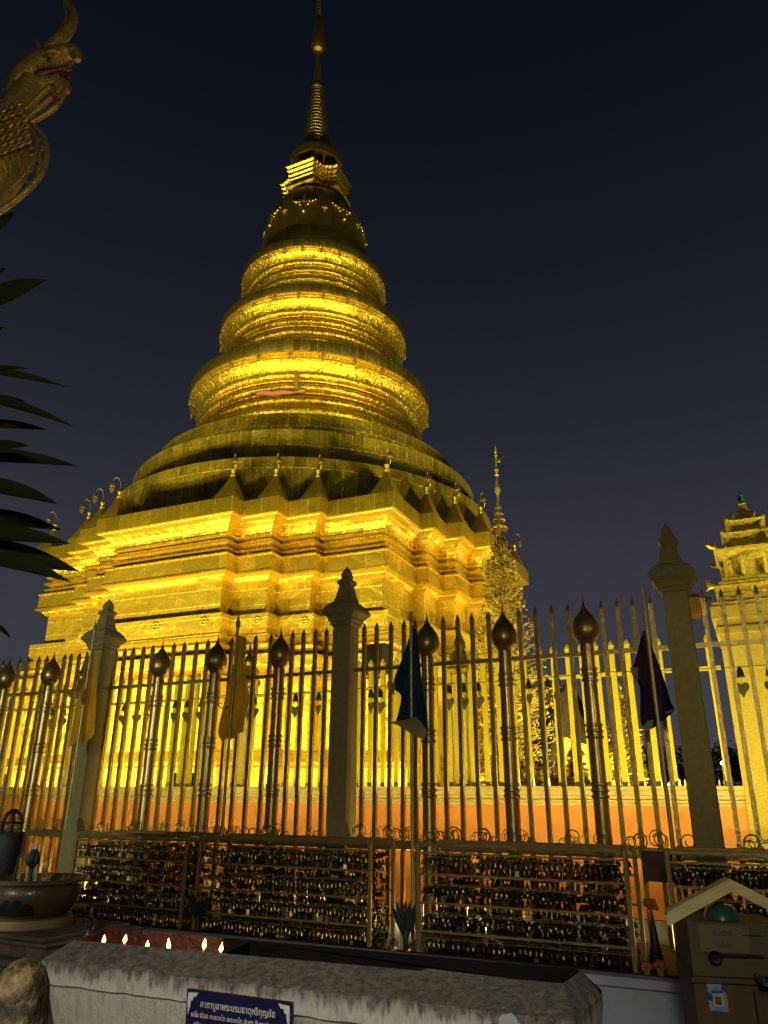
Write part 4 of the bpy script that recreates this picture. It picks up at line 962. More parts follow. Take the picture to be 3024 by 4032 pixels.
m = MB(); m.tube([(.087 * cos(2 * pi * k / 24), .087 * sin(2 * pi * k / 24), zb0 + h * .42) for k in range(25)], .010, 7); m.lathe([(.04, zt0 - .03), (.05, zt0 - .012), (.02, zt0 + .012)], 12); m.build('crown_ring', 'iron', o)
# weathered round post in the corner
P = at(88, 3778, 1.80); rp = .058
o = thing('round_post', 'rounded plaster post with peeling yellow and brown paint in the bottom left corner', 'post', (P.x, 1.82, 0))
zt_ = P.z
pm = MB(); prof = [(rp * 1.05, 0), (rp * 1.05, zt_ - .30), (rp * 1.12, zt_ - .22), (rp * 1.05, zt_ - .15), (rp * 1.02, zt_ - .09), (rp * .93, zt_ - .05), (rp * .72, zt_ - .022), (rp * .42, zt_ - .006), (.001, zt_)]
pm.lathe(prof, 36, caps=False); pm.build('post_body', 'weathered_post', o)
m = MB(); m.tube([(rp * 1.13 * cos(a), rp * 1.13 * sin(a), zt_ - .165 + .006 * sin(a * 3)) for a in [2 * pi * k / 40 for k in range(41)]], .010, 8); m.build('band', 'stand', o)
m = MB(); rnd = random.Random(11)
for k in range(9):
    a = -pi / 2 - .9 + rnd.uniform(-.25, .25); zz = zt_ - .05 - k * .013; m.ball((rp * .98 * cos(a), rp * .98 * sin(a), zz), .012, 7, 5)
m.build('broken_patch', 'iron', o)

# palm at the left edge
TX = -1500
o = thing('palm', 'dark palm with long pointed blades reaching in from the left edge', 'palm', at(TX, 3600, 2.6) * 1.0, 0)
base = at(TX, 3600, 2.6); base.z = 0; o.location = base
crown = []
m = MB(); pts = [base - base + V((0, 0, 0)), V((.02, 0, 1.2)), V((0, .03, 2.2)), V((.03, 0, 3.3))]
m.tube(pts, [.07, .06, .055, .035], 10).build('trunk', 'bark', o)
LV_ = [(1160, (182, 1102), 34, -.15), (1062, (22, 1058), 9, .1), (1292, (28, 1294), 6, .2), (1449, (110, 1452), 8, -.1), (1462, (264, 1524), 13, .05), (1566, (105, 1582), 10, .12), (1575, (294, 1682), 16, -.05),
       (1668, (187, 1693), 15, .1), (1752, (114, 1755), 17, -.1), (1792, (312, 1837), 24, .0), (1912, (228, 1985), 28, -.12), (2035, (242, 2086), 29, .1), (2095, (277, 2142), 30, -.05), (2172, (312, 2250), 44, .05), (2196, (280, 2293), 30, -.15), (2470, (42, 2512), 9, .1), (870, (55, 838), 22, .25)]
for by, (tx, ty), hw_, dy in LV_:
    Yl = 2.6 + dy; k = .0011
    A = V((base.x, base.y, 2.75 + .42 * (at(-400, by - 20, 2.6).z - 2.75))); B = at(0, by, Yl); C_ = at(tx, ty, Yl + dy * .3)
    vs = []; N = 22; wpx = hw_ * (at(0, by + 1, Yl) - at(0, by, Yl)).length
    pth = []
    for i in range(N + 1):
        t = i / N
        if t < .5: u_ = t / .5; p = A.lerp(B, u_); p.z += .06 * sin(pi * u_) * 0
        else:
            u_ = (t - .5) / .5; p = B.lerp(C_, u_); p.z += (C_ - B).length * .025 * sin(pi * u_)
        pth.append(p)
    for i, p in enumerate(pth):
        t = i / N; tg = (pth[min(i + 1, N)] - pth[max(i - 1, 0)]).normalized()
        side = tg.cross(V((0, 1, .25))).normalized(); nm = tg.cross(side).normalized()
        wv = wpx * (.25 + .75 * min(1, t / .45)) * (1 if t < .55 else max(.02, (1 - ((t - .55) / .45) ** 1.7)))
        th = .0025
        for q_, off in ((-1, 0), (0, .30), (1, 0)): vs.append(p + side * (wv * q_) + nm * (wv * off + th) - base)
        for q_, off in ((-1, 0), (0, .30), (1, 0)): vs.append(p + side * (wv * q_) + nm * (wv * off - th) - base)
    fs = []
    for i in range(N):
        a = i * 6; b = a + 6
        fs += [(a, a + 1, b + 1, b), (a + 1, a + 2, b + 2, b + 1), (a + 4, a + 3, b + 3, b + 4), (a + 5, a + 4, b + 4, b + 5), (a, b, b + 3, a + 3), (a + 2, a + 5, b + 5, b + 2)]
    MB().add(vs, fs, True).build('blade', 'leaf', o)

rnd = random.Random(17)
for k in range(16):                                # the rest of the crown, away from the picture
    a = pi * .42 + pi * 1.16 * k / 15; z0 = 2.3 + .95 * rnd.random(); L_ = rnd.uniform(.9, 1.35); el_ = rnd.uniform(-.1, .7); vs = []; N = 14; d = V((cos(a), sin(a), 0)); sd = V((-sin(a), cos(a), 0))
    for i in range(N + 1):
        t = i / N; p = V((0, 0, z0)) + d * (L_ * t * cos(el_)) + V((0, 0, L_ * (t * sin(el_) - .35 * t * t))); wv = .038 * (.3 + .7 * min(1, t / .35)) * max(.02, 1 - max(0, (t - .5) / .5) ** 1.6)
        for off in (.0025, -.0025):
            for q_, up in ((-1, 0), (0, -.012), (1, 0)): vs.append(p + sd * (wv * q_) + V((0, 0, up + off)))
    fs = []
    for i in range(N):
        a_ = i * 6; b = a_ + 6; fs += [(a_, a_ + 1, b + 1, b), (a_ + 1, a_ + 2, b + 2, b + 1), (a_ + 4, a_ + 3, b + 3, b + 4), (a_ + 5, a_ + 4, b + 4, b + 5), (a_, b, b + 3, a_ + 3), (a_ + 2, a_ + 5, b + 5, b + 2)]
    MB().add(vs, fs, True).build('blade', 'leaf', o)
# naga statue at the top left
YN = 4.2; zs_ = .6028
def nz(x, y, dy=0): return at(x * zs_, y * zs_, YN + dy)
pxm = (nz(1, 600) - nz(0, 600)).length
nb = nz(-900, 2600); nb.z = 0
o = thing('naga_statue', 'gilded openwork naga serpent head with red mouth rearing at the top left', 'statue', nb)
def NT(P, r, dy=0, n=12, mt='naga', nm='body', par=None, dys=None):
    pts = [nz(x, y, (dys[i] if dys else dy)) - nb for i, (x, y) in enumerate(P)]
    # smooth the path
    Q = []; RR = []; K = len(pts) - 1; r = list(r) if isinstance(r, (list, tuple)) else [r] * len(pts)
    for i in range(K * 6 + 1):
        t = i / (K * 6); Q.append(V(smooth_line([tuple(p) for p in pts], t))); RR.append(max(.001, smooth_line([(a,) for a in r], t)[0] * pxm))
    m = MB(); m.tube(Q, RR, n); return m.build(nm, mt, par or o)
e_ = nz(-900, 2900) - nb; MB().box((e_.x, e_.y, e_.z / 2 + .05), (.62, .62, max(.3, e_.z + .1)), b=.02).build('stair_pier', 'old_plaster', o)
bodyo = NT([(-900, 2900), (-620, 2100), (-320, 1500), (-60, 1180), (60, 1010), (60, 860), (70, 760), (140, 650), (220, 540)], [150, 150, 150, 150, 135, 115, 92, 88, 78], 0, 18)
NT([(60, 640), (110, 560), (170, 490), (250, 420), (340, 375), (430, 340), (490, 345), (508, 395)], [30, 66, 82, 80, 66, 52, 44, 20], 0, 14, nm='upper_jaw')
NT([(120, 600), (210, 560), (300, 540), (370, 535), (425, 545), (440, 590), (415, 612)], [70, 58, 44, 34, 28, 22, 12], .0, 12, nm='lower_jaw')
NT([(240, 500), (330, 470), (420, 450), (470, 440)], [34, 34, 30, 14], -.01, 10, 'naga_red', 'mouth')
NT([(340, 490), (410, 480), (450, 495), (440, 515)], [14, 18, 16, 4], -.05, 8, 'naga_red', 'tongue')
NT([(300, 330), (370, 270), (440, 200), (480, 120), (470, 60), (430, 10), (425, -60), (450, -140)], [34, 44, 42, 34, 28, 22, 16, 4], 0, 12, nm='crest')
NT([(345, 280), (400, 190), (432, 100), (420, 40)], [14, 10, 9, 6], -.03, 8, nm='crest_edge')
for k in range(9):
    x = 300 + k * 22; y = 415 - k * 3 + (8 if k % 2 else 0)
    m = MB(); a = nz(x, y - 8, -.06) - nb; b = nz(x + 4, y + 30 + (16 if k > 6 else 0), -.06) - nb; m.tube([a, a.lerp(b, .6), b], [8 * pxm, 6 * pxm, .8 * pxm], 7); m.build('tooth', 'tooth', o)
for k in range(7):
    x = 245 + k * 22; y = 535 - k * 5
    m = MB(); a = nz(x, y, -.06) - nb; b = nz(x + 6, y - 30, -.06) - nb; m.tube([a, a.lerp(b, .6), b], [8 * pxm, 6 * pxm, .8 * pxm], 7); m.build('tooth', 'tooth', o)
m = MB(); m.ball(nz(330, 362, -.13) - nb, 15 * pxm, 12, 8); m.build('eye', 'yellow_cloth', o)
NT([(300, 350), (330, 332), (375, 330)], [10, 12, 6], -.13, 8, nm='brow')
for k, (x, y, ex, ey) in enumerate(((265, 320, 235, 270), (235, 370, 190, 350), (200, 420, 150, 415), (160, 470, 105, 470), (120, 540, 60, 545), (70, 610, 10, 600), (30, 690, -30, 660))):
    NT([(x + 20, y + 20), (x, y), ((x + ex) / 2 - 4, (y + ey) / 2 - 14), (ex, ey - 20)], [26, 22, 14, 3], 0, 8, nm='mane_flame')
# throat fringe: strands sweeping from the chin down to the neck
for k, (x0, y0, mx_, my, x1, y1) in enumerate(((425, 600, 360, 700, 205, 800), (400, 575, 320, 650, 180, 770), (370, 555, 300, 590, 160, 720), (350, 560, 345, 610, 390, 630))):
    NT([(x0, y0), (mx_, my), (x1, y1)], [18, 20, 16], -.02 - .015 * k, 8, nm='throat_strand')
# pierced hood: rim and rows of open ovals, backed by nothing
NT([(200, 800), (250, 850), (298, 920), (306, 1000), (284, 1100), (238, 1180), (120, 1292), (-20, 1390), (-200, 1480)], [14, 16, 18, 18, 18, 18, 20, 22, 22], 0, 10, nm='hood_rim')
NT([(190, 830), (235, 900), (240, 980), (210, 1060), (150, 1150), (60, 1250)], [12, 12, 12, 12, 12, 12], -.02, 8, nm='hood_rim')
for k, (x, y, a, b, an) in enumerate(((280, 1020, 20, 36, .1), (245, 1075, 22, 36, .5), (268, 1100, 14, 26, .5), (205, 1150, 24, 40, .7), (145, 1100, 22, 42, .2), (205, 985, 26, 18, -.6), (270, 935, 16, 26, -.3), (95, 1195, 24, 40, .9))):
    P = []
    for j in range(17):
        t = 2 * pi * j / 16; X_ = a * 1.25 * cos(t); Y_ = b * 1.2 * sin(t); P.append((x + X_ * cos(an) - Y_ * sin(an), y + X_ * sin(an) + Y_ * cos(an)))
    NT(P, 8, -.01, 7, nm='hood_loop')
rnd = random.Random(8)
for r_ in range(6):
    for c_ in range(4):
        x = -10 + c_ * 52 + r_ * 6 - (30 if r_ < 2 else 0); y = 740 + r_ * 50 - c_ * 22
        if x > 205 - abs(r_ - 3) * 10: continue
        P = [(x - 22, y + 12), (x - 6, y - 14), (x + 18, y - 20), (x + 26, y - 2), (x + 6, y + 14), (x - 18, y + 18)]
        NT(P, [7, 9, 9, 9, 8, 3], -.20 + .02 * c_, 7, nm='scale')

# ================================================================== DONATION BOX
YB = 3.9
def bx(px, py): P = at(px, py, YB); return P.x, P.z
ax, az_ = bx(2860, 3455); bl_, bt = bx(2712, 3632); ex, ez = bx(2628, 3592)
hwb = ax - bl_; hwr = ax - ex
zl0 = bx(2712, 3850)[1]
cab = thing('cabinet', 'brown wooden cabinet with a pale blue poster under the donation box', 'cabinet', (ax, YB + .02, 0), -R_(10))
zc1 = zl0 - .012
MB().box((0, .18, zc1 / 2), (hwb * 2 - .005, .36, zc1), b=.004).build('carcass', 'brown_wood', cab)
MB().box((0, .17, zc1 + .0), (hwb * 2 + .02, .40, .022), b=.003).build('cabinet_top', 'brown_wood', cab)
MB().box((.055, -.004, zc1 - .30), (.006, .010, .52)).build('door_edge', 'black', cab)
p1, q1 = bx(2794, 3868); p2, q2 = bx(2880, 3990)
po = MB().box(((p1 + p2) / 2 - ax, -.004, (q1 + q2) / 2), (p2 - p1, .004, q1 - q2)).build('poster', 'poster', cab)
MB().prism([(p1 - ax, q1 - .045), (p1 - ax + .03, q1 - .062), (p1 - ax + .03, q1 - .085), (p1 - ax, q1 - .075)], .002, M.Translation((0, -.0072, 0)) @ M.Rotation(pi / 2, 4, 'X')).build('dark_print', 'poster_dark', po)
MB().prism([(p2 - ax, q1), (p2 - ax, q1 - .045), (p2 - ax - .022, q1 - .035), (p2 - ax - .014, q1)], .002, M.Translation((0, -.0072, 0)) @ M.Rotation(pi / 2, 4, 'X')).build('dark_print', 'poster_dark', po)
a1, b1 = bx(2816, 3918); a2, b2 = bx(2862, 3970)
fm = MB().box(((a1 + a2) / 2 - ax, -.008, (b1 + b2) / 2), (a2 - a1, .003, b1 - b2)).build('white_frame', 'paper', po)
MB().box(((a1 + a2) / 2 - ax, -.0105, (b1 + b2) / 2 - .002), ((a2 - a1) * .62, .002, (b1 - b2) * .62)).build('plain_square', 'paper_print', fm)
MB().box(((a1 + a2) / 2 - ax, -.008, b1 + .006), (.048, .003, .009)).build('dark_strip', 'poster_dark', po)
o = thing('donation_box', 'olive donation box with a cream gabled roof and Thai lettering', 'box', (ax, YB, zl0), -R_(10))
H = bt - zl0
cs = MB(); cs.box((0, .17, H / 2), (hwb * 2, .34, H), b=.004); cs.build('box_body', 'box_paint', o)
for sx_ in (-1, 1): MB().box((sx_ * (hwb - .012), .02, H + (az_ - bt) * .22), (.022, .022, (az_ - bt) * .44)).build('roof_post', 'box_paint', o)
def board(sx_, nm):
    m = MB(); th = .026; e = (hwr, ez - zl0); a = (0, az_ - zl0)
    for y0, y1 in ((-.06, .03),):
        P = [V((0, y0, a[1])), V((sx_ * e[0], y0, e[1])), V((sx_ * (e[0] - .01), y0, e[1] - .034)), V((0, y0, a[1] - .038))]
        m.hexa(P, [p + V((0, y1 - y0, 0)) for p in P])
    P = [V((0, -.072, a[1] - .006)), V((sx_ * (e[0] + .012), -.072, e[1] - .012)), V((sx_ * (e[0] + .002), -.072, e[1] - .055)), V((0, -.072, a[1] - .052))]
    m.hexa(P, [p + V((0, .012, 0)) for p in P])
    return m.build(nm, 'cream_board', o)
board(-1, 'roof_board'); board(1, 'roof_board')
lp = MB().box((-.052, -.003, H * .70), (hwb * 1.05, .004, H * .50), b=.001).build('label_panel', 'label_panel', o)
MB().box((-.052 + hwb * .54, -.004, H * .70), (.003, .006, H * .56)).build('panel_edge', 'rack', o)
I4 = M.Identity(4)
letter('ตู้รับบริจาค', .030, -.055, H * .80, lp, 'emblem', y=-.0065, base=I4, wfit=.082)
letter('ค่าน้ำมัน', .026, -.052, H * .58, lp, 'emblem', y=-.0065, base=I4, wfit=.060)
s1 = bx(2930, 3682); MB().box((s1[0] + .028 - ax, -.002, s1[1] - zl0), (.082, .006, .005)).build('coin_slot', 'black', o)
d1 = bx(2820, 3775); dz = d1[1] - zl0
m = MB(); m.lathe([(.030, -.02), (.030, .012), (.026, .02), (.02, .014), (.001, .012)], 24); m2 = M.Translation((d1[0] - ax, 0, dz)) @ M.Rotation(pi / 2, 4, 'X'); m.v = [tuple(m2 @ V(v)) for v in m.v]; m.build('lock_disc', 'black', o)
MB().box((d1[0] - ax + .11, -.012, dz + .014), (.20, .018, .012), b=.003).build('hasp_bar', 'black', o)
g1 = bx(2880, 3600); gy = zl0 + H
gb = thing('green_bowl', 'upturned green enamel bowl on top of the donation box', 'bowl', (g1[0] + .005, YB + .13, gy + .001))
MB().lathe([(.082, 0), (.080, .008), (.074, .03), (.062, .05), (.045, .062), (.02, .066), (.02, .072), (.001, .073)], 36, caps=False).build('bowl_shell', 'green_bowl', gb)
j1 = at(2985, 3800, YB - .10)
tr_ = thing('steel_tray', 'narrow steel edged black tray in front of the donation box', 'tray', (ax + .155, YB - .08, zc1 + .012), -R_(10))
MB().box((0, -.06, .012), (.22, .13, .018), b=.003).build('tray_base', 'black', tr_); MB().box((0, -.128, .012), (.225, .006, .012), b=.001).build('front_lip', 'steel', tr_); MB().box((-.112, -.06, .02), (.005, .13, .03), b=.001).build('end_lip', 'steel', tr_)
def tumbler(lb, P, h, r, mt='clear_glass'):
    o = thing('tumbler', lb, 'glass', P); MB().lathe([(r * .8, 0), (r, h * .2), (r, h), (r * .9, h), (r * .86, h * .2), (.001, h * .14)], 20, caps=False).build('glass_wall', mt, o); return o
tumbler('small clear glass on the steel tray by the donation box', (ax + .135, YB - .11, zc1 + .036), .055, .020)

tag(MB().box((0, 0, 0), (.27, .02, .20), b=.003).build('header_board', 'dark_metal', None, W(1.85 + SRK, 6.18, 1.17), -AZ), 'dark board closing the top of the gap between the two right racks', 'board')
# offerings between the racks
def cone_offering(lb, px, py_top, py_bot, n_, r, ball=None, lean=0):
    s, zt = onn(px, py_top, n_); _, zb = onn(px, py_bot, n_)
    o = thing('offering_cone', lb, 'offering', W(s, n_, .631), -AZ); h = zt - .631
    m = MB(); NL = 26; prof = []
    for k in range(NL):
        t = k / NL; prof += [(max(.006, r * (1 - t) ** 1.1), h * t), (max(.005, r * (1 - t) ** 1.1 * .90), h * (t + .6 / NL))]
    prof.append((.002, h)); m.lathe(prof, 14, (0, 0, 0)); m.build('leaf_cone', 'green_leaf', o); return o, h, s
def flowers(lb, P, r, mt='marigold', cat='flower'):
    o = thing('flower_posy', lb, cat, P); rnd = random.Random(int(P[0] * 100)); m = MB()
    for k in range(26):
        a = rnd.uniform(0, 6.28); t = rnd.uniform(0, 1); m.ball((r * sqrt(t) * cos(a), r * sqrt(t) * sin(a), r * 1.2 + r * .7 * (1 - t) + rnd.uniform(-.006, .006)), r * .34, 7, 5)
    m.lathe([(r * .5, 0), (r * .7, r * .9), (r * .9, r * 1.1)], 14); m.build('blossoms', mt, o); return o
oc = cone_offering('tall dark green banana leaf offering cone in the gap between the right racks', 2562, 3560, 3740, 5.48, .055)
s, z = onn(2560, 3538, 5.48)
o = MB(); rnd = random.Random(1)
for k in range(24): o.ball((rnd.uniform(-.032, .032), rnd.uniform(-.03, .03), rnd.uniform(-.022, .022)), .014, 7, 5)
tag(o.build('marigold_ball', 'marigold', None, W(s, 5.48, oc[1] + .631)), 'orange marigold ball crowning the tall green offering cone', 'flower')
s, z = onn(2560, 3790, 5.40); flowers('left orange marigold posy at the foot of the tall green cone', W(s - .02, 5.38, .631), .030)
flowers('right orange marigold posy at the foot of the tall green cone', W(s + .055, 5.40, .631), .036)
def leaf_fan(lb, px, py, n_, h, wd_, flower):
    s, z = onn(px, py, n_); o = thing('bouquet', lb, 'bouquet', W(s, n_, .631), -AZ)
    MB().lathe([(.022, 0), (.03, .10), (.026, .13), (.016, .14)], 12).build('holder', 'green_leaf', o)
    for k in range(7):
        a = -1.0 + k * .33; m = MB(); P = [(-.02, 0), (.02, 0), (.030, .4 * h), (.018, .8 * h), (0, h), (-.018, .8 * h), (-.030, .4 * h)]
        m.prism(P, .004, M.Translation((0, (k % 3) * .012 - .012, .09)) @ M.Rotation(a * .55, 4, 'Y') @ M.Rotation(pi / 2, 4, 'X'), .1); m.build('leaf', 'green_leaf', o)
    o.scale = (.72, .72, .8)
    m = MB(); rnd = random.Random(px)
    for k in range(12): m.ball((rnd.uniform(-.02, .02), -.02 + rnd.uniform(-.015, .015), .09 + h * .75 + rnd.uniform(-.02, .03)), .013, 7, 5)
    m.build('flower_head', flower, o); return o
leaf_fan('dark green leaf bouquet with red flower beside the left rack leg', 785, 3560, 5.36, .26, .1, 'red_flower')
leaf_fan('dark green leaf bouquet with red flower below the blue flag pole', 1598, 3600, 5.46, .30, .1, 'red_flower')
s, z = onn(1552, 3752, 5.36); tumbler('left one of two small glasses on the blackened ledge below the blue flag', W(s, 5.36, .632), .06, .024)
s, z = onn(1612, 3757, 5.36); tumbler('amber one of two small glasses on the blackened ledge below the blue flag', W(s, 5.36, .632), .055, .024, 'amber_glass')

# ================================================================== COURTYARD PIECES
def gold_tree(lb, cat, base, axis, zs_, mt_leaf, mt_pole, tiers, prof, nleaf, seed, redz=None, lsz=.05):
    o = thing('gilded_tree', lb, cat, base); rnd = random.Random(seed)
    zt = zs_[-1][1]
    MB().lathe(zs_, 10).build('pole', mt_pole, o)
    for r, z, h in tiers:
        m = MB(); m.lathe([(r * .25, z + h), (r * .9, z + h * .75), (r, z + h * .5), (r, z), (r * .86, z)], 20, caps=False)
        m.lathe([(r, z + h * .1), (r * 1.06, z), (r, z - h * .1)], 20, caps=False); m.build('umbrella_tier', 'tree_gilt' if 'tree_gilt' in MT else 'gold_leaf', o)
        if r > .11:
            for k in range(10):
                a = 2 * pi * k / 10; MB().prism([(-.018, 0), (.018, 0), (0, -.075)], .006, M.Translation((r * cos(a), r * sin(a), z)) @ M.Rotation(a + pi / 2, 4, 'Z') @ M.Rotation(pi / 2, 4, 'X')).build('pendant', 'gold_leaf', o)
    lf = MB(); st = MB()
    def R_at(z):
        for (a, ra), (b, rb) in zip(prof, prof[1:]):
            if a <= z <= b: return ra + (rb - ra) * (z - a) / (b - a)
        return .1
    z0, z1 = prof[0][0], prof[-1][0]
    for k in range(nleaf):
        z = z0 + (z1 - z0) * rnd.random(); R = R_at(z) * (.35 + .65 * rnd.random() ** .5); a = rnd.uniform(0, 2 * pi)
        c = V((R * cos(a), R * sin(a), z)); sz = lsz * rnd.uniform(.7, 1.5)
        rm = M.Translation(c) @ M.Rotation(a + rnd.uniform(-1, 1), 4, 'Z') @ M.Rotation(rnd.uniform(.2, 1.6), 4, 'Y') @ M.Rotation(rnd.uniform(-1, 1), 4, 'X')
        P = [(0, -.5), (.35, -.2), (.5, .15), (.22, .35), (0, .75), (-.22, .35), (-.5, .15), (-.35, -.2)]
        n0 = len(lf.v); lf.v += [tuple(rm @ V((x * sz, y * sz, .25 * sz * (abs(x) * 1.2)))) for x, y in P] + [tuple(rm @ V((0, 0, -.12 * sz)))]
        lf.f += [(n0 + i, n0 + (i + 1) % 8, n0 + 8) for i in range(8)]; lf.sm += [False] * 8
        if k % 4 == 0:
            pts = [V((0, 0, z - .12)), V((R * .5 * cos(a + .3), R * .5 * sin(a + .3), z - .10)), c, c + V((.05 * cos(a + 1.5), .05 * sin(a + 1.5), .05)), c + V((.01, 0, .08))]
            st.tube(pts, [.010, .009, .008, .006, .003], 5)
    st.build('curled_stems', mt_pole, o); lf.build('gilt_leaves', mt_leaf, o)
    return o
tb = at(1978, 2300, 12); tb.z = 1.69
ht = lambda y: at(1978, y, 12).z - 1.69
MT['tree_gilt'] = mat('bright gilt stems', (.85, .60, .10), .38, .45, .2, 20, .3, 60, dark=.7)
MT['gold_leaf2'] = mat('gilt leaf sheet', (.92, .66, .08), .26, .8, .25, 20, .3, 60, dark=.6)
pz = [(.05, 0), (.045, ht(2120)), (.028, ht(2080)), (.022, ht(2000)), (.035, ht(1990)), (.018, ht(1975)), (.016, ht(1950)), (.04, ht(1940)), (.05, ht(1925)), (.03, ht(1905)), (.014, ht(1890)), (.012, ht(1876)), (.032, ht(1871)), (.014, ht(1864)), (.02, ht(1858)), (.036, ht(1850)), (.018, ht(1840)), (.008, ht(1815)), (.012, ht(1800)), (.026, ht(1793)), (.012, ht(1788)), (.026, ht(1780)), (.012, ht(1775)), (.020, ht(1768)), (.010, ht(1763)), (.003, ht(1750))]
prof = [(0, .62), (1.0, .74), (ht(2760), .72), (ht(2560), .58), (ht(2430), .40), (ht(2330), .33), (ht(2230), .27), (ht(2160), .15), (ht(2110), .06)]
gt = gold_tree('tall glittering gilt tree of leaves with tiered umbrella spire at the stupa right corner', 'ornament', tb, None, pz, 'gold_leaf2', 'tree_gilt',
          [(.135, ht(2082), .055), (.10, ht(2052), .05), (.072, ht(2026), .045), (.052, ht(2002), .04)], prof, 1900, 5)
zb_ = ht(1812); m = MB()
m.tube([(.01, 0, zb_ - .03), (.06, 0, zb_ - .02), (.09, 0, zb_ + .01), (.10, 0, zb_ + .05), (.125, 0, zb_ + .075), (.15, 0, zb_ + .07)], [.012, .028, .022, .014, .012, .003], 8); m.prism([(.02, 0), (.09, .02), (.06, .05)], .012, M.Translation((0, 0, zb_)) @ M.Rotation(pi / 2, 4, 'X')); m.build('bird', 'gold_leaf', gt)
MB().lathe([(.03, ht(2230)), (.05, ht(2180)), (.055, ht(2130)), (.03, ht(2100))], 10).build('lacquer_shaft', 'redpost', gt)
# second, darker tree further away
tb = at(2458, 2950, 17); tb.z = 1.69; h2 = lambda y: at(2458, y, 17).z - 1.69
MT['dull_leaf'] = mat('tarnished gilt leaf', (.42, .30, .07), .3, 1, .3, 20, .3, 60, dark=.4)
gold_tree('smaller tarnished gilt leaf tree standing behind the purple flag', 'ornament', tb, None, [(.05, 0), (.03, h2(2760)), (.015, h2(2700)), (.004, h2(2685))], 'dull_leaf', 'dull_leaf', [], [(0, .45), (.6, .46), (h2(2880), .40), (h2(2830), .26), (h2(2760), .12), (h2(2700), .03)], 620, 9, lsz=.075)
# small stupa
P = at(2278, 3090, 15); h3 = lambda y: at(2278, y, 15).z - 1.69; zt = h3(2722)
o = thing('small_stupa', 'small golden ringed stupa seen between spears right of the stupa', 'stupa', (P.x, 15, 1.69), -AZ)
sq(MB(), [(.30, 0), (.30, .10), (.27, .12), (.27, .22), (.29, .24), (.29, .28), (.24, .30), (.24, .34)]).build('square_base', 'shrine_gold', o)
MB().lathe([(.24, .34), (.20, .42), (.23, .46), (.19, .50), (.21, .55), (.17, .60), (.19, .64), (.19, .72), (.15, .80), (.10, .86)], 24).build('bell', 'gold_leaf', o)
pf = []
for k in range(14): z = .86 + k * .055; r = .105 - k * .0052; pf += [(r * .75, z), (r, z + .02), (r, z + .035), (r * .75, z + .05)]
pf += [(.03, zt * .86), (.045, zt * .88), (.02, zt * .90), (.012, zt * .96), (.002, zt)]
MB().lathe(pf, 16).build('ringed_spire', 'gold_leaf', o)
# big gilt bell mouth drum lying low at the stupa corner
P = at(2085, 3065, 14)
o = thing('gilt_drum', 'low gilded drum lying at the foot of the gilt tree', 'drum', (P.x - .25, 14, 1.69), R_(-20))
m = MB(); m.lathe([(.20, -.5), (.235, -.46), (.24, 0), (.235, .42), (.20, .46)], 28); rm = M.Translation((0, 0, .24)) @ M.Rotation(pi / 2, 4, 'Y'); m.v = [tuple(rm @ V(v)) for v in m.v]; m.build('drum_shell', 'gold_leaf', o)
for x in (-.3, .3): MB().box((x, 0, .02), (.06, .4, .04)).build('skid', 'redpost', o)
# temple hall behind
P = at(2262, 2690, 62); Pl = at(2190, 2990, 62)
o = thing('temple_hall', 'dark carved gable end of a temple hall behind the stupa', 'building', (P.x, 62, 0))
zt = P.z
def gable(x0, y, zt, hw_, zb, nm):
    m = MB(); Pq = [(x0, zt), (x0 - hw_ * .38, zt - (zt - zb) * .46), (x0 - hw_, zb), (x0 + hw_, zb), (x0 + hw_ * .38, zt - (zt - zb) * .46)]
    m.prism([(a, b) for a, b in Pq], .5, M.Translation((0, y, 0)) @ M.Rotation(pi / 2, 4, 'X')); return m.build(nm, 'gable', o)
gable(-.9, -1, zt - .4, 1.9, zt - 6.2, 'front_gable'); gable(.1, 2, zt, 2.9, zt - 6.5, 'rear_gable')
MB().box((.4, 4, (zt - 6.5) / 2), (6.6, 9, zt - 6.5)).build('hall_wall', 'gable', o)
for x0, y, zz, hw_, dz in ((-.9, -1.4, zt - .4, 2.15, 6.1), (.1, 1.6, zt, 3.3, 6.4)):
    for sx_ in (-1, 1):
        m = MB(); Q = [V((x0, y, zz + .1)), V((x0 + sx_ * hw_ * .38, y, zz - dz * .46)), V((x0 + sx_ * hw_, y, zz - dz - .2))]
        for a, b in zip(Q, Q[1:]):
            d = (b - a).normalized(); nrm = V((-d.z, 0, d.x)) * (.18 if sx_ > 0 else -.18); m.hexa([a, b, b + nrm, a + nrm], [p + V((0, 8, 0)) for p in (a, b, b + nrm, a + nrm)])
        m.build('roof_slope', 'roof_tile', o)
    MB().tube([(x0, y, zz), (x0 - .06, y - .1, zz + .5), (x0 + .04, y - .2, zz + 1.0), (x0, y - .2, zz + 1.5)], [.10, .09, .05, .01], 7).build('roof_finial', 'gable', o)
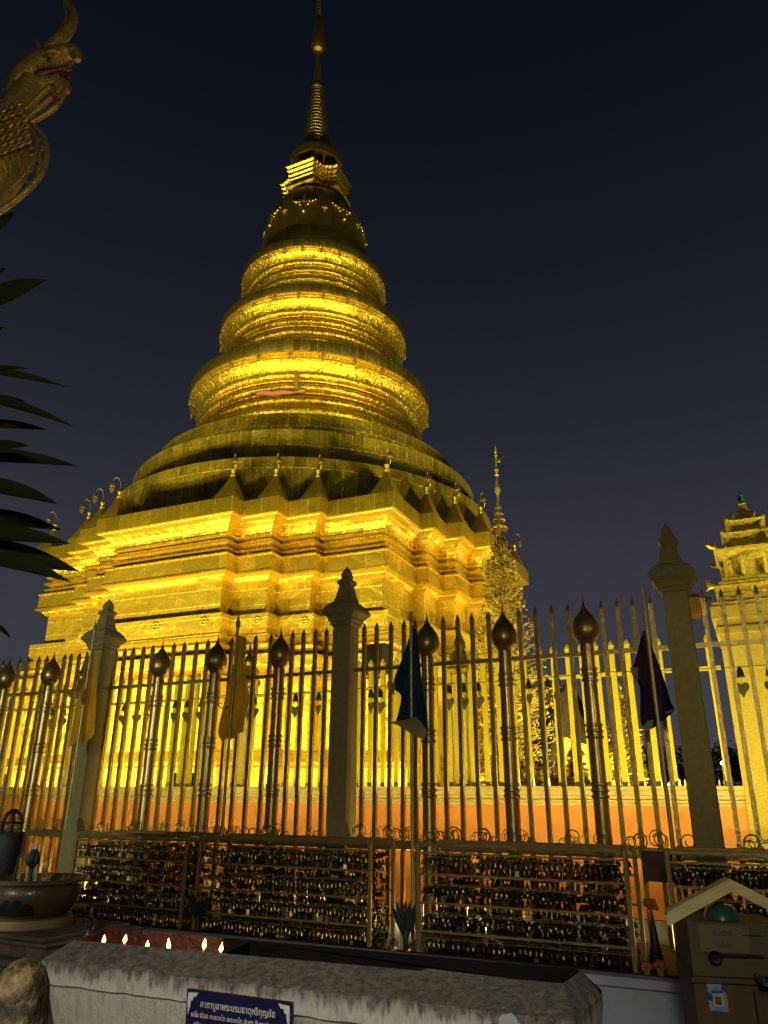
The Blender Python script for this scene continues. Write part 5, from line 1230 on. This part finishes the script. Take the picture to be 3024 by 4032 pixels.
# dark trees beyond
def tree(lb, P, h, r, seed):
    o = thing('tree', lb, 'tree', P); rnd = random.Random(seed)
    m = MB(); m.tube([(0, 0, 0), (.1, .1, h * .35), (-.1, 0, h * .65), (0, 0, h * .9)], [.28, .22, .14, .05], 9)
    for k in range(7):
        a = rnd.uniform(0, 6.28); z = h * rnd.uniform(.35, .7); m.tube([(0, 0, z), (r * .4 * cos(a), r * .4 * sin(a), z + h * .10), (r * .8 * cos(a), r * .8 * sin(a), z + h * .16)], [.10, .06, .02], 6)
    m.build('trunk', 'bark', o); lf = MB()
    cl = [V((rnd.gauss(0, r * .45), rnd.gauss(0, r * .45), h * rnd.uniform(.38, .98))) for _ in range(26)]
    for c in cl:
        rr_ = r * rnd.uniform(.22, .42)
        for k in range(70):
            d = V((rnd.gauss(0, 1), rnd.gauss(0, 1), rnd.gauss(0, .8))); d = d.normalized() * rr_ * rnd.random() ** .4; p = c + d; s = rnd.uniform(.12, .26); a = V((rnd.gauss(0, 1), rnd.gauss(0, 1), rnd.gauss(0, 1))).normalized(); b = a.orthogonal().normalized()
            lf.add([p - a * s, p + b * s * .4, p + a * s, p - b * s * .4], [(0, 1, 2, 3)])
    lf.build('crown', 'tree_leaf', o)
for i, (px, py, Y_, r, lb) in enumerate(((2405, 2880, 55, 2.2, 'dark tree behind the purple flag beside the temple hall'), (2720, 2950, 50, 2.6, 'dark low tree right of the tall right pillar'),
        (2600, 2960, 58, 2.8, 'dark tree between the purple flag and the tall right pillar'), (2860, 2940, 54, 2.4, 'dark low tree behind the gate pillar'))):
    P = at(px, py, Y_); tree(lb, (P.x, Y_, 0), P.z, r, 20 + i)
# roofed floodlight on an orange post, louvred lamp box, bulbs
P = at(2832, 2800, 11.0)
o = thing('lamp_post', 'orange post with a slatted roofed lamp box left of the gate pillar', 'lamp post', (P.x, 11.0, 1.69))
zc = at(2790, 2390, 11.0); 
MB().lathe([(.04, 0), (.035, zc.z - 1.69)], 10).build('post', 'orange_post', o)
hd = MB().box((-.16, 0, zc.z - 1.69 - .02), (.30, .34, .26), M.Translation((0, 0, 0)), b=.01).build('lamp_box', 'orange_post', o)
m = MB(); tl_ = M.Translation((-.16, 0, zc.z - 1.69 + .12)) @ M.Rotation(R_(14), 4, 'Y')
m.box((0, 0, 0), (.40, .44, .02), tl_)
for k in range(9): m.box((-.18 + k * .045, 0, .016), (.014, .44, .016), tl_)
for k in range(8): m.box((-.14 + k * .04, -.176, -.14), (.008, .012, .22), tl_)
m.build('corrugated_cover', 'dark_metal', o)
P = at(1470, 2592, 10.5)
o = thing('lamp_box', 'dark louvred floodlight box on a post just right of the middle pillar', 'lamp', (P.x, 10.5, 1.69), -AZ)
zz = P.z - 1.69
m = MB(); m.box((0, .10, zz), (.34, .16, .42), b=.01); m.build('housing', 'dark_metal', o)
for k in range(11): MB().box((-.15 + k * .03, 0, zz), (.010, .03, .38)).build('louvre', 'dark_metal', o)
m = MB(); m.lathe([(.03, 0), (.03, zz - .2)], 10, (0, .1, 0)); m.tube([(-.12, .05, zz - .26), (.12, .05, zz - .26)], .018, 7); m.build('stand_pole', 'dark_metal', o)
for px, py, Y_, lb in ((2637, 3090, 20, 'white lit bulb glowing low behind the purple flag pole'), (2843, 3004, 22, 'white lit bulb glowing beside the tall right pillar')):
    P = at(px, py, Y_); o = thing('lamp', lb, 'lamp', (P.x, Y_, 1.69)); MB().lathe([(.02, 0), (.02, P.z - 1.69 - .03)], 8).build('lamp_stem', 'dark_metal', o); MB().ball((0, 0, P.z - 1.69), .045, 12, 8).build('bulb', 'bulb', o)
# low cream fence far right
for px, lb in ((2665, 'low cream picket fence behind the tall right pillar'), (2800, 'low cream picket fence left of the gate pillar')):
    P = at(px, 3060, 17); o = thing('picket_fence', lb, 'fence', (P.x, 17, 1.69), -AZ * .4)
    for k in range(8): MB().lathe([(.018, 0), (.018, .30), (.004, .37)], 6, (-.35 + k * .1, 0, 0)).build('picket', 'yellow_sand', o)
    MB().box((0, .01, .16), (.8, .02, .03)).build('rail', 'yellow_sand', o)
